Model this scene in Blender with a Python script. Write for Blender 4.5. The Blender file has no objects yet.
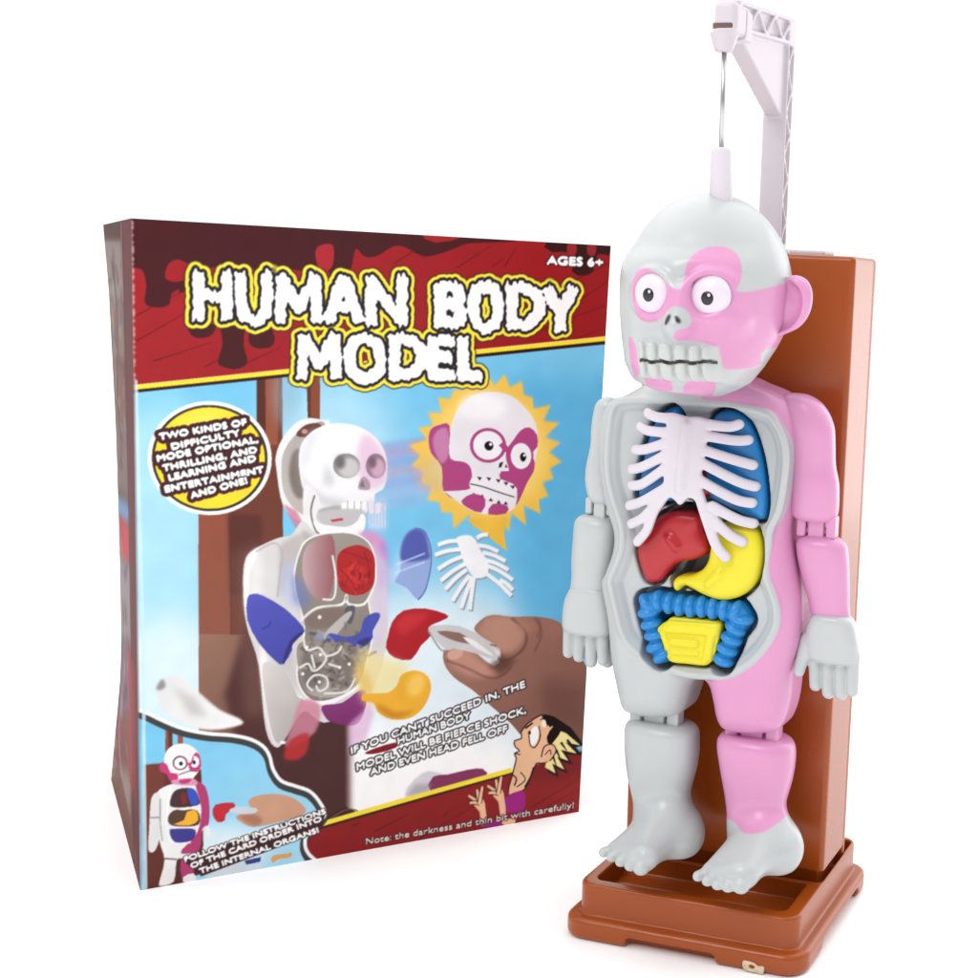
import bpy, math, random
import numpy as np
from mathutils import Vector, Matrix
random.seed(4); np.random.seed(4)
S = bpy.context.scene
COL = S.collection

# ------------------------------------------------------------------ camera
CAM_H, PITCH, ROLL, FPX, CX, CY, PW = .2576, .1233, .0469, 1394.8045, 778.7863, 454.7871, 978.0
_f = np.array([0, math.cos(PITCH), -math.sin(PITCH)]); _r = np.array([1., 0, 0]); _u = np.cross(_r, _f)
_c, _s = math.cos(ROLL), math.sin(ROLL)
CAM_R, CAM_U, CAM_F = _c * _r + _s * _u, -_s * _r + _c * _u, _f
FLOOR_Z = .0022                                          # level of the table
CAM_P = np.array([0, 0, CAM_H])
cam = bpy.data.cameras.new('camera'); camo = bpy.data.objects.new('camera', cam); COL.objects.link(camo)
cam.sensor_fit = 'HORIZONTAL'; cam.sensor_width = 36; cam.lens = 36 * FPX / PW
cam.shift_x = (PW / 2 - CX) / PW; cam.shift_y = (CY - PW / 2) / PW
cam.clip_start = .01; cam.clip_end = 400
camo.matrix_world = Matrix([[CAM_R[0], CAM_U[0], -CAM_F[0], 0], [CAM_R[1], CAM_U[1], -CAM_F[1], 0],
                            [CAM_R[2], CAM_U[2], -CAM_F[2], CAM_H], [0, 0, 0, 1]])
S.camera = camo

# ------------------------------------------------------------------ light: a white studio
TENT_FRONT, TENT_TOP = .50, 2.15
W = bpy.data.worlds.new('World'); S.world = W; W.use_nodes = True
# the studio is a white tent: brightest overhead, white behind the subject, dimmer on the camera's side
_nt = W.node_tree; _bg = _nt.nodes['Background']; _bg.inputs[0].default_value = (1, 1, 1, 1)
_tc = _nt.nodes.new('ShaderNodeTexCoord'); _sx = _nt.nodes.new('ShaderNodeSeparateXYZ'); _nt.links.new(_tc.outputs['Generated'], _sx.inputs[0])
def _range(sock, a, b, lo, hi):
    n = _nt.nodes.new('ShaderNodeMapRange'); n.interpolation_type = 'SMOOTHSTEP'
    n.inputs[1].default_value, n.inputs[2].default_value, n.inputs[3].default_value, n.inputs[4].default_value = a, b, lo, hi
    _nt.links.new(sock, n.inputs[0]); return n.outputs[0]
_m = _nt.nodes.new('ShaderNodeMath'); _m.operation = 'MULTIPLY'
_nt.links.new(_range(_sx.outputs['Y'], -.5, .2, TENT_FRONT, 1.12), _m.inputs[0])
_nt.links.new(_range(_sx.outputs['Z'], .25, .85, 1., TENT_TOP), _m.inputs[1])
_nt.links.new(_m.outputs[0], _bg.inputs[1])
def softbox(name, loc, target, size, power, color=(1, 1, 1)):
    l = bpy.data.lights.new(name, 'AREA'); l.shape = 'RECTANGLE'; l.size, l.size_y = size; l.energy = power; l.color = color
    o = bpy.data.objects.new(name, l); COL.objects.link(o); o.location = loc
    o.rotation_euler = (Vector(target) - Vector(loc)).to_track_quat('-Z', 'Y').to_euler()
    return o
softbox('softbox_key', (-.55, -.35, 1.15), (-.03, .55, .13), (.6, .6), 6.5)
softbox('softbox_rim', (.66, 1.22, .30), (.02, .56, .15), (.45, .9), 2.0)
S.view_settings.view_transform = 'Standard'; S.view_settings.look = 'None'
S.view_settings.exposure = 0; S.view_settings.gamma = 1; S.view_settings.use_curve_mapping = False
S.cycles.max_bounces = 8

# ------------------------------------------------------------------ helpers: measuring
def ray(px, py):
    return CAM_F + CAM_R * ((px - CX) / FPX) - CAM_U * ((py - CY) / FPX)
def on_height(px, py, z):
    d = ray(px, py); return CAM_P + d * ((z - CAM_H) / d[2])
TOY = np.array([-.0712, .5208, 0]); TYAW = -.3179
TX = np.array([math.cos(TYAW), math.sin(TYAW), 0]); TY = np.array([-math.sin(TYAW), math.cos(TYAW), 0])
def L(px, py, y):
    """point of the stand's own frame (x along its front, y depth, z up) seen at a photo position, at depth y"""
    d = ray(px, py); o = CAM_P - TOY
    t = (y - o @ TY) / (d @ TY); q = o + t * d
    return np.array([q @ TX, y, q[2]])
def L2(pts, y):
    return np.array([L(a, b, y)[[0, 2]] for a, b in pts])
def zf(ox, oy, sc, pts):
    return [(ox + sc * a, oy + sc * b) for a, b in pts]

# ------------------------------------------------------------------ helpers: objects
def link(o, parent=None, kind=None, label=None, cat=None, group=None):
    COL.objects.link(o)
    if parent: o.parent = parent
    if kind: o['kind'] = kind
    if label: o['label'] = label
    if cat: o['category'] = cat
    if group: o['group'] = group
    return o
def thing(name, label, cat, mat=None, group=None):
    o = bpy.data.objects.new(name, None); o.empty_display_size = .02
    if mat is not None: o.matrix_world = mat
    return link(o, None, None, label, cat, group)
TOYM = Matrix.Translation(Vector(TOY)) @ Matrix.Rotation(TYAW, 4, 'Z')
def mesh(name, V, F, mats, parent=None, smooth=True, midx=None, col=None, **kw):
    me = bpy.data.meshes.new(name)
    V = np.asarray(V, float)
    if isinstance(F, np.ndarray):
        me.vertices.add(len(V)); me.vertices.foreach_set('co', V.ravel())
        k = F.shape[1]
        me.loops.add(F.size); me.loops.foreach_set('vertex_index', F.ravel().astype(np.int32))
        me.polygons.add(len(F)); me.polygons.foreach_set('loop_start', np.arange(0, F.size, k, dtype=np.int32))
        me.update(calc_edges=True); me.validate()
    else:
        me.from_pydata([tuple(v) for v in V], [], F); me.update()
    for m in (mats if isinstance(mats, (list, tuple)) else [mats]): me.materials.append(m)
    if midx is not None: me.polygons.foreach_set('material_index', np.asarray(midx, np.int32))
    me.polygons.foreach_set('use_smooth', np.full(len(me.polygons), smooth))
    if col is not None:
        a = me.color_attributes.new('Col', 'FLOAT_COLOR', 'POINT')
        c = np.ones((len(V), 4), np.float32); c[:, :3] = col; a.data.foreach_set('color', c.ravel())
    return link(bpy.data.objects.new(name, me), parent, **kw)
def lin(r, g, b):
    c = np.array([r, g, b], float) / 255
    return tuple(np.where(c <= .04045, c / 12.92, ((c + .055) / 1.055) ** 2.4))

# ------------------------------------------------------------------ helpers: materials
def material(name, color, rough=.35, spec=.5, var=.04, metal=0., attr=False, bump=0., scale=60., coat=0., sss=0.):
    m = bpy.data.materials.new(name); m.use_nodes = True; nt = m.node_tree; b = nt.nodes['Principled BSDF']
    b.inputs['Roughness'].default_value = rough; b.inputs['Metallic'].default_value = metal
    b.inputs['Specular IOR Level'].default_value = spec; b.inputs['Coat Weight'].default_value = coat
    b.inputs['Coat Roughness'].default_value = .12
    if sss:
        b.inputs['Subsurface Weight'].default_value = sss; b.inputs['Subsurface Radius'].default_value = (1, .7, .6)
        b.inputs['Subsurface Scale'].default_value = .002
    tc = nt.nodes.new('ShaderNodeTexCoord'); n = nt.nodes.new('ShaderNodeTexNoise')
    n.inputs['Scale'].default_value = scale; n.inputs['Detail'].default_value = 5
    nt.links.new(tc.outputs['Object'], n.inputs['Vector'])
    mr = nt.nodes.new('ShaderNodeMapRange'); mr.inputs[3].default_value = 1 - var; mr.inputs[4].default_value = 1 + var
    nt.links.new(n.outputs[0], mr.inputs[0])
    mx = nt.nodes.new('ShaderNodeVectorMath'); mx.operation = 'SCALE'
    if attr:
        a = nt.nodes.new('ShaderNodeAttribute'); a.attribute_name = 'Col'; nt.links.new(a.outputs['Color'], mx.inputs[0])
    else:
        mx.inputs[0].default_value = color[:3]
    nt.links.new(mr.outputs[0], mx.inputs['Scale']); nt.links.new(mx.outputs[0], b.inputs['Base Color'])
    rr = nt.nodes.new('ShaderNodeMapRange'); rr.inputs[3].default_value = rough * .96; rr.inputs[4].default_value = rough * 1.04
    nt.links.new(n.outputs[0], rr.inputs[0]); nt.links.new(rr.outputs[0], b.inputs['Roughness'])
    if bump:
        n2 = nt.nodes.new('ShaderNodeTexNoise'); n2.inputs['Scale'].default_value = scale * 9; n2.inputs['Detail'].default_value = 3
        nt.links.new(tc.outputs['Object'], n2.inputs['Vector'])
        bp = nt.nodes.new('ShaderNodeBump'); bp.inputs['Strength'].default_value = bump; bp.inputs['Distance'].default_value = .0004
        nt.links.new(n2.outputs[0], bp.inputs['Height']); nt.links.new(bp.outputs[0], b.inputs['Normal'])
    return m
GREY = (.470, .492, .495); PINK = (.63, .275, .475); TOOTH = (.50, .52, .51); EYEW = (.70, .62, .70)
M_paint = material('painted_plastic', (1, 1, 1), .26, .5, .025, attr=True, bump=.03, sss=.15)
M_grey = material('grey_plastic', GREY, .26, .5, .025, bump=.03)
M_pink = material('pink_plastic', PINK, .25, .5, .025, bump=.03)
M_white = material('white_plastic', (.62, .575, .63), .35, .5, .02, bump=.03)
M_ivory = material('crane_plastic', (.56, .505, .55), .4, .5, .02, bump=.03)
M_brown = material('brown_plastic', (.32, .060, .005),   .27, .32, .03, bump=.04, coat=.2)
M_blue = material('blue_plastic', (.012, .21, .55), .3, .5, .04)
M_red = material('red_plastic', (.42, .012, .018), .3, .5, .04)
M_yellow = material('yellow_plastic', (.72, .62, .012), .32, .5, .03)
M_black = material('black_paint', (.015, .012, .015), .3)
M_steel = material('steel_wire', (.5, .5, .5), .28, metal=1.)
M_floor = material('white_paper_sweep', (.97, .97, .97), .9, .1, .004)
M_print = material('printed_card', (1, 1, 1), .32, .16, .02, attr=True, scale=20)
M_side = material('printed_side', (1, 1, 1), .55, .04, .02, attr=True, scale=20)
M_card = material('brown_card', (.09, .03, .025), .5, .3, .1)

# ------------------------------------------------------------------ helpers: distance-field modelling
def smooth_closed(P, n=6, closed=True):
    P = np.asarray(P, float); N = len(P); out = []
    for i in range(N if closed else N - 1):
        g = (lambda k: P[k % N]) if closed else (lambda k: P[min(max(k, 0), N - 1)])
        p0, p1, p2, p3 = g(i - 1), g(i), g(i + 1), g(i + 2)
        for t in np.arange(n) / n:
            out.append(.5 * (2 * p1 + (p2 - p0) * t + (2 * p0 - 5 * p1 + 4 * p2 - p3) * t * t + (3 * p1 - p0 - 3 * p2 + p3) * t ** 3))
    if not closed: out.append(P[-1])
    return np.array(out)
def sd_poly(x, z, P):
    d = np.full(np.broadcast(x, z).shape, 1e9); s = np.ones_like(d)
    for i in range(len(P)):
        a, b = P[i], P[i - 1]; e = b - a; wx, wz = x - a[0], z - a[1]
        t = np.clip((wx * e[0] + wz * e[1]) / max(e @ e, 1e-18), 0, 1)
        d = np.minimum(d, (wx - e[0] * t) ** 2 + (wz - e[1] * t) ** 2)
        c1, c2, c3 = z >= a[1], z < b[1], e[0] * wz > e[1] * wx
        s = np.where((c1 & c2 & c3) | (~c1 & ~c2 & ~c3), -s, s)
    return s * np.sqrt(d)
def smin(a, b, k):
    h = np.clip(.5 + .5 * (b - a) / k, 0, 1); return b + (a - b) * h - k * h * (1 - h)
def smax(a, b, k): return -smin(-a, -b, k)
def capsule(x, y, z, a, b, ra, rb=None):
    rb = ra if rb is None else rb
    a, b = np.asarray(a, float), np.asarray(b, float); e = b - a
    t = np.clip(((x - a[0]) * e[0] + (y - a[1]) * e[1] + (z - a[2]) * e[2]) / max(e @ e, 1e-18), 0, 1)
    return np.sqrt((x - a[0] - e[0] * t) ** 2 + (y - a[1] - e[1] * t) ** 2 + (z - a[2] - e[2] * t) ** 2) - (ra + (rb - ra) * t)
def ellipsoid(x, y, z, c, r):
    q = np.sqrt(((x - c[0]) / r[0]) ** 2 + ((y - c[1]) / r[1]) ** 2 + ((z - c[2]) / r[2]) ** 2)
    return (q - 1) * min(r)
def rbox(x, y, z, lo, hi, r):
    lo, hi = np.asarray(lo, float), np.asarray(hi, float); c, h = (lo + hi) / 2, (hi - lo) / 2 - r
    qx, qy, qz = abs(x - c[0]) - h[0], abs(y - c[1]) - h[1], abs(z - c[2]) - h[2]
    return np.sqrt(np.maximum(qx, 0) ** 2 + np.maximum(qy, 0) ** 2 + np.maximum(qz, 0) ** 2) + np.minimum(np.maximum(qx, np.maximum(qy, qz)), 0) - r
def extrude(d2, y, y0, y1, r):
    """2-D distance d2 given thickness y0..y1 with edges rounded by r"""
    c, h = (y0 + y1) / 2, (y1 - y0) / 2
    a, b = d2 + r, abs(y - c) - h + r
    return np.minimum(np.maximum(a, b), 0) + np.sqrt(np.maximum(a, 0) ** 2 + np.maximum(b, 0) ** 2) - r
def slices(rows, y, z_axis=True):
    """photo rows (row, left, right) -> z, centre x, half width, sorted by z and smoothed"""
    t = []
    for py, xl, xr in rows:
        a, b = L(xl, py, y), L(xr, py, y); t.append(((a[2] + b[2]) / 2, (a[0] + b[0]) / 2, (b[0] - a[0]) / 2))
    t = np.array(sorted(t)); zz = np.linspace(t[0, 0], t[-1, 0], 160)
    k = np.exp(-.5 * (np.arange(-14, 15) / 5.) ** 2); k /= k.sum()
    sm = lambda v: np.convolve(np.pad(np.interp(zz, t[:, 0], v), 14, mode='edge'), k, 'valid')
    return zz, sm(t[:, 1]), sm(t[:, 2])
def loft(x, y, z, sl, yc, dr, n=2.4, cap=.003):
    """solid of horizontal slices; depth half-thickness = dr(z) or dr*half width"""
    zz, cx, hw = sl
    c, w = np.interp(z, zz, cx), np.interp(z, zz, hw)
    d = dr(z) if callable(dr) else dr * w
    yy = yc(z) if callable(yc) else yc
    q = ((abs(x - c) / w) ** n + (abs(y - yy) / d) ** n) ** (1 / n)
    f = (q - 1) * np.minimum(w, d)
    return smax(f, np.maximum(zz[0] - z, z - zz[-1]), cap)
def nets(fn, lo, hi, h):
    """surface of fn(x,y,z)=0 as a quad mesh (surface nets)"""
    lo, hi = np.asarray(lo, float) - 2 * h, np.asarray(hi, float) + 2 * h
    n = np.ceil((hi - lo) / h).astype(int) + 1
    ax = [lo[i] + h * np.arange(n[i]) for i in range(3)]
    D = np.broadcast_to(fn(ax[0][:, None, None], ax[1][None, :, None], ax[2][None, None, :]), n).astype(np.float64)
    m = n - 1; acc = np.zeros((*m, 3)); cnt = np.zeros(m)
    ins = D < 0
    def sub(A, o): return A[o[0]:o[0] + m[0], o[1]:o[1] + m[1], o[2]:o[2] + m[2]]
    for axis in range(3):
        for u in (0, 1):
            for v in (0, 1):
                o0 = [0, 0, 0]; o0[(axis + 1) % 3] = u; o0[(axis + 2) % 3] = v; o1 = list(o0); o1[axis] = 1
                a, b = sub(D, o0), sub(D, o1); cr = (a < 0) != (b < 0)
                t = np.where(cr, a / np.where(cr, a - b, 1), 0)
                cnt += cr
                for k in range(3):
                    acc[..., k] += np.where(cr, o0[k] + (t if k == axis else 0), 0)
    act = cnt > 0; idx = np.full(m, -1); I = np.argwhere(act); idx[act] = np.arange(len(I))
    V = lo + h * (I + acc[act] / cnt[act][:, None])
    Q = []
    for axis in range(3):
        u, v = (axis + 1) % 3, (axis + 2) % 3
        s0 = [slice(1, -1)] * 3; s0[axis] = slice(0, -1); s1 = list(s0); s1[axis] = slice(1, None)
        a, b = ins[tuple(s0)], ins[tuple(s1)]; E = np.argwhere(a != b)
        if not len(E): continue
        flip = a[tuple(E.T)]
        E = E + np.array([0 if k == axis else 1 for k in range(3)])
        q = []
        for du, dv in ((0, 0), (1, 0), (1, 1), (0, 1)):
            P = E.copy(); P[:, u] -= du; P[:, v] -= dv; q.append(idx[tuple(P.T)])
        q = np.stack(q, 1); q[~flip] = q[~flip][:, ::-1]; Q.append(q)
    Q = np.concatenate(Q); Q = Q[(Q >= 0).all(1)]
    for _ in range(2):                                                   # light smoothing of the voxel steps
        A = np.zeros_like(V); C = np.zeros(len(V))
        for k in range(4):
            i, j = Q[:, k], Q[:, (k + 1) % 4]
            for c in range(3):
                A[:, c] += np.bincount(i, V[j, c], len(V)) + np.bincount(j, V[i, c], len(V))
            C += np.bincount(i, minlength=len(V)) + np.bincount(j, minlength=len(V))
        V = V + .5 * (A / np.maximum(C, 1)[:, None] - V)
    return V, Q
def sdf(name, fn, lo, hi, h, mats, parent=None, color=None, **kw):
    V, Q = nets(fn, lo, hi, h)
    return mesh(name, V, Q, mats, parent, col=None if color is None else color(V), **kw)
def bb(P, m=.004):
    P = np.asarray(P); return P.min(0) - m, P.max(0) + m

# ------------------------------------------------------------------ setting
g = 60.
mesh('floor', [(-g, -g, FLOOR_Z), (g, -g, FLOOR_Z), (g, g, FLOOR_Z), (-g, g, FLOOR_Z)], [(0, 1, 2, 3)], M_floor, smooth=False, kind='structure')

# ------------------------------------------------------------------ the stand
st = thing('toy_stand', 'brown plastic stand with tall backboard, tray base and white crane arm, behind the figure', 'toy stand', TOYM)
# plan of the tray from its corners
zt = .0233
def loc(P): q = P - TOY; return np.array([q @ TX, q @ TY])
A, B_, C_ = loc(on_height(577, 882, zt)), loc(on_height(797, 920.5, zt)), loc(on_height(857.5, 838, zt))
D_ = A + C_ - B_
def tray_uv(x, y):                                     # coordinates along the front edge and into depth
    e1, e2 = (B_ - A), (C_ - B_); l1, l2 = np.linalg.norm(e1), np.linalg.norm(e2)
    M = np.linalg.inv(np.stack([e1 / l1, e2 / l2], 1))
    dx, dy = x - A[0], y - A[1]
    return M[0, 0] * dx + M[0, 1] * dy, M[1, 0] * dx + M[1, 1] * dy, l1, l2
def rrect(u, v, u0, v0, u1, v1, r):
    qu, qv = abs(u - (u0 + u1) / 2) - (u1 - u0) / 2 + r, abs(v - (v0 + v1) / 2) - (v1 - v0) / 2 + r
    return np.sqrt(np.maximum(qu, 0) ** 2 + np.maximum(qv, 0) ** 2) + np.minimum(np.maximum(qu, qv), 0) - r
PY0, PY1, PX0, PX1, PZ0, PZ1 = .0365, .0697, .0036, .0894, .0262, .2683
def f_tray(x, y, z):
    u, v, w, d = tray_uv(x, y)
    z = z + 0 * x
    fl = extrude(rrect(u, v, -.0046, -.0046, w + .0046, d + .0046, .009), z, FLOOR_Z + .0002, .0108, .0022)
    # feet: arches cut out of the flange
    for (a0, a1) in ((.0225, w - .030),):
        fl = smax(fl, -rbox(u, v, z, (a0, -.02, -.01), (a1,   .0, .0064), .002), .0012)
        fl = smax(fl, -rbox(u, v, z, (a0, d, -.01), (a1, d + .02, .0064), .002), .0012)
    fl = smax(fl, -rbox(u, v, z, (w, .022, -.01), (w + .02, d - .012, .0068), .002), .0012)
    fl = smax(fl, -rbox(u, v, z, (-.02, .022, -.01), (0, d - .012, .0068), .002), .0012)
    body = extrude(rrect(u, v, 0, 0, w, d, .006), z, .0042, zt, .0012)
    f = smin(fl, body, .0012)
    rec = extrude(rrect(u, v, .0052, .0058, w - .0066, PY0 - .0025, .003), z, .0085, .05, .001)
    f = smax(f, -rec, .001)
    step = rbox(u, v, z, (.005, .0225, .006), (w - .006, PY0 + .002, .0150), .0012)     # raised back half of the recess
    f = np.minimum(f, step)
    slot = extrude(rrect(u, v, .001, PY0 - .001, w - .0015, d - .0035, .002), z, .0165, .05, .0008)
    return smax(f, -slot, .0008)
wT, dT = np.linalg.norm(B_ - A), np.linalg.norm(C_ - B_)
allp = np.array([A, B_, C_, D_])
lo = (*(allp.min(0) - .009), 0); hi = (*(allp.max(0) + .009), zt + .001)
sdf('base_tray', f_tray, lo, hi, .00055, M_brown, st)
def f_post(x, y, z):
    f = rbox(x, y, z, (PX0, PY0, .0175), (PX1, PY1, PZ1), .0016)
    f = np.maximum(f, -rbox(x, y, z, (PX0 - .01, PY0 - .01, 0), (PX1 + .01, PY0 + .0035, PZ0), .0004))
    f = np.maximum(f, -rbox(x, y, z, (PX1 - .003, PY0 - .01, 0), (PX1 + .01, PY1 - .004, PZ0), .0004))
    seam = np.maximum(abs(y - (PY1 - .0042)) - .00035, -(rbox(x, y, z, (PX0 + .0004, PY0, 0), (PX1 - .0004, PY1, PZ1 - .0004), .0012)))
    return np.maximum(f, -seam)
sdf('backboard', f_post, (PX0, PY0, .017), (PX1, PY1, PZ1), .0008, M_brown, st)
# worn remains of a sticker on the front of the base
def sticker():
    for z in np.linspace(FLOOR_Z, .0108, 200):
        c = loc(on_height(753.5, 967.5, z)); u, v, _, _ = tray_uv(c[0], c[1])
        if v <= -.0046: break
    e = (B_ - A) / wT; n = np.array([-e[1], e[0]])
    P = smooth_closed([(-.0043, .0014), (-.0035, .0022), (.0000, .0019), (.0018, .0010), (.0040, .0011), (.0041, -.0008), (.0036, -.0020), (.0006, -.0017), (-.0030, -.0016), (-.0041, -.0004)], 4)
    def f(X, Y, Z):
        a = (X - c[0]) * e[0] + (Y - c[1]) * e[1]; b = (X - c[0]) * n[0] + (Y - c[1]) * n[1]
        d = sd_poly(a, Z - z, P); hole = np.hypot((a + .0006) / 1.5, Z - z - .0003) - .0008
        return np.maximum(np.maximum(d, -hole), abs(b) - .0006)
    C3 = np.array([c[0], c[1], z])
    sdf('worn_sticker', f, C3 - .006, C3 + .006, .00026, material('worn_paper', (.60, .48, .34), .8, .2, .35, scale=500), st)
sticker()
# ---- crane arm on top of the backboard
def cx_(px, py, y): return L(px, py, y)
MY0, MY1 = .0495, .0575                                                   # mast depth
mxl, mxr = L(761, 150, MY0)[0], L(784.5, 150, MY0)[0]
ztop = L(790, 20.5, MY1)[2]; zlow = ztop - .0104
YA = -.0065                                                                # front end of the lattice arm
def truss(bars, x0, x1, r):
    return bars, x0, x1, r
def f_arm(x, y, z):
    z = z + np.clip(MY0 - y, 0, 1) * .085
    frame = rbox(x, y, z, (mxl, MY0, PZ1), (mxr, MY1, ztop), .0008)
    # recess with lattice in the right side of the mast
    inner = rbox(x, y, z, (mxr - .0016, MY0 + .0014, PZ1 + .004), (mxr + .01, MY1 - .0014, zlow), .0004)
    lat = 1e9
    zz = np.linspace(PZ1 + .004, zlow, 10)
    for i in range(9):
        a, b = ((MY0 + .0012, zz[i]), (MY1 - .0012, zz[i + 1]))
        if i % 2: a, b = (MY1 - .0012, zz[i]), (MY0 + .0012, zz[i + 1])
        lat = np.minimum(lat, capsule(x, y, z, (mxr - .0008, *a), (mxr - .0008, *b), .0008))
    frame = np.minimum(np.maximum(frame, -inner), lat)
    arm = rbox(x, y, z, (mxl + .0012, YA, zlow), (mxr, MY1, ztop), .0008)
    a0, a1 = YA + .002, MY0 + .003
    inner = rbox(x, y, z, (mxr - .0018, a0, zlow + .0016), (mxr + .01, a1, ztop - .0016), .0004)
    inner2 = rbox(x, y, z, (mxl - .01, a0, zlow + .0016), (mxl + .0012 + .0018, a1, ztop - .0016), .0004)
    lat = 1e9; n = 6; ys = np.linspace(a0, a1, n + 1)
    for xx in (mxr - .0009, mxl + .0021):
        for i in range(n):
            p, q = (ys[i], zlow + .0014), (ys[i + 1], ztop - .0014)
            if i % 2 == 0: p, q = (ys[i], ztop - .0014), (ys[i + 1], zlow + .0014)
            lat = np.minimum(lat, capsule(x, y, z, (xx, *p), (xx, *q), .0009))
    arm = np.minimum(np.maximum(np.maximum(arm, -inner), -inner2), lat)
    # solid gusset from the arm down to the mast
    P = np.array([(YA + .001, zlow + .001), (MY0 + .002, zlow + .001), (MY0 + .002, zlow - .0275), (MY0 - .002, zlow - .0265)])
    gus = extrude(sd_poly(y, z, P), x, mxl + .0012, mxr - .0016, .0005)
    foot = rbox(x, y, z, (mxl - .010, MY0 - .004, PZ1 - .0004), (mxr + .0195, MY1 + .002, PZ1 + .0021), .0004)
    foot = np.maximum(foot, -rbox(x, y, z, (mxr + .0045, MY0 - .01, PZ1 + .001), (mxr + .0052, MY1 + .01, 1), .0001))
    return np.minimum(np.minimum(frame, arm), np.minimum(gus, foot))
sdf('crane_arm', f_arm, (mxl - .011, YA - .001, PZ1 - .001), (mxr + .02, MY1 + .003, ztop + .001), .00055, M_ivory, st)
YU = -.0155                                                                # wire hangs here
uc = L(723.5, 30, YU)
def f_unit(x, y, z):
    t = L(723.5, 3.5, YU)[2]; b = L(724, 35, YU)[2]; x0, x1 = L(712.5, 25, YU - .006)[0], L(735.5, 25, YU - .006)[0]
    f = rbox(x, y, z, (x0, YU - .006, b), (x1, YA + .0005, t), .0024)
    neck = rbox(x, y, z, (x0 + .001, YU + .004, b - .001), (x1 - .0002, YA + .003, t - .0012), .0010)
    f = smin(f, neck, .001)
    gro = np.maximum(abs(y - (YU + .0045)) - .0003, -(rbox(x, y, z, (x0 + .0004, YU - .02, b + .0004), (x1 - .0004, .1, t - .0004), .002)))
    f = np.maximum(f, -gro)
    c = L(724, 45, YU)
    r = np.interp(z, [L(724, 53, YU)[2], b], [.0029, .0049])
    cone = np.sqrt((x - c[0]) ** 2 + (y - YU) ** 2) - r
    cone = smax(cone, np.maximum(z - b - .001, L(724, 52.5, YU)[2] - z), .0008)
    f = smin(f, cone, .0008)
    sl = L(722.5, 25, YU - .006)
    return np.maximum(f, -rbox(x, y, z, (sl[0] - .0035, YU - .02, sl[2] - .0008), (sl[0] + .0035, YU - .0045, sl[2] + .0009), .0003))
arm_head = sdf('crane_head', f_unit, (uc[0] - .009, YU - .008, L(724, 54, YU)[2]), (uc[0] + .009, YA + .004, L(724, 1, YU)[2]), .0004, M_ivory, st)
sl = L(722.5, 25.6, YU - .0048)
mesh('slot', *nets(lambda x, y, z: rbox(x, y, z, (sl[0] - .0036, YU - .0050, sl[2] - .001), (sl[0] + .0036, YU - .0042, sl[2] + .0011), .0003), (sl[0] - .005, YU - .006, sl[2] - .002), (sl[0] + .005, YU - .003, sl[2] + .002), .0003), material('slot_brown', (.16, .08, .07), .5), arm_head)
def tube(name, P, r, m, parent, n=14, cap=True):
    P = [Vector(p) for p in P]; V, F = [], []
    for i, p in enumerate(P):
        d = (P[min(i + 1, len(P) - 1)] - P[max(i - 1, 0)]).normalized(); s = d.orthogonal().normalized(); t = d.cross(s)
        rr = r[i] if isinstance(r, (list, tuple)) else r
        V += [p + (s * math.cos(a) + t * math.sin(a)) * rr for a in np.arange(n) * 2 * math.pi / n]
    for i in range(len(P) - 1):
        F += [(i * n + k, i * n + (k + 1) % n, (i + 1) * n + (k + 1) % n, (i + 1) * n + k) for k in range(n)]
    F += [tuple(range(n))[::-1], tuple((len(P) - 1) * n + k for k in range(n))]
    return mesh(name, V, F, m, parent)
w0, w1 = L(724.3, 50, YU), L(721.3, 150, YU)
tube('hanging_wire', [w0, w0 * .5 + w1 * .5, w1], .00085, M_steel, st)

# ------------------------------------------------------------------ the figure
fig = thing('anatomy_figure', 'grey and pink toy skeleton figure with a big round head, open belly full of organs', 'toy figure', TOYM)
sA, sZ = lambda pts: L2(pts, .012), None
RIM = zf(590, 380, .2045, [(110, 120), (85, 230), (75, 380), (82, 490), (110, 600), (146, 720), (146, 820), (113, 920)]) + \
      zf(600, 500, .2045, [(40, 390), (52, 460), (75, 560), (103, 660), (150, 730), (250, 800), (350, 845), (460, 868), (560, 870), (650, 855), (740, 800), (800, 740), (850, 660), (870, 600), (868, 520), (845, 440), (822, 380), (815, 300), (830, 220)]) + \
      zf(590, 380, .2045, [(885, 740), (930, 640), (955, 500), (965, 380), (950, 280), (910, 200), (870, 160), (800, 138), (600, 110), (400, 100), (300, 93), (180, 90)])
YF, YB = .0035, .0355                                                    # front and back of the torso
rim = smooth_closed(L2(RIM, YF), 4)
BODY = [(612, 401), (603, 425), (602, 458), (609, 503), (617, 530), (616, 550), (609, 570), (605, 583), (611, 616), (614.5, 655), (618.5, 676), (623.9, 700), (630.5, 710.5), (649, 715.5), (670.4, 715.5),
        (683.7, 711), (690.3, 695), (695, 681), (703, 676), (711.6, 683), (715.6, 698), (719.5, 716.5), (728.8, 728.4), (755.4, 732.4), (776.7, 729.7), (784.7, 722), (791, 700), (794.5, 668),
        (801, 640), (803, 605), (797, 570), (793, 545), (792, 527), (795, 500), (799, 460), (799, 425), (792, 404), (779, 393), (760, 385), (740, 377), (700, 372), (660, 377), (640, 388), (625, 396)]
body = smooth_closed(L2(BODY, .014), 4)
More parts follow.
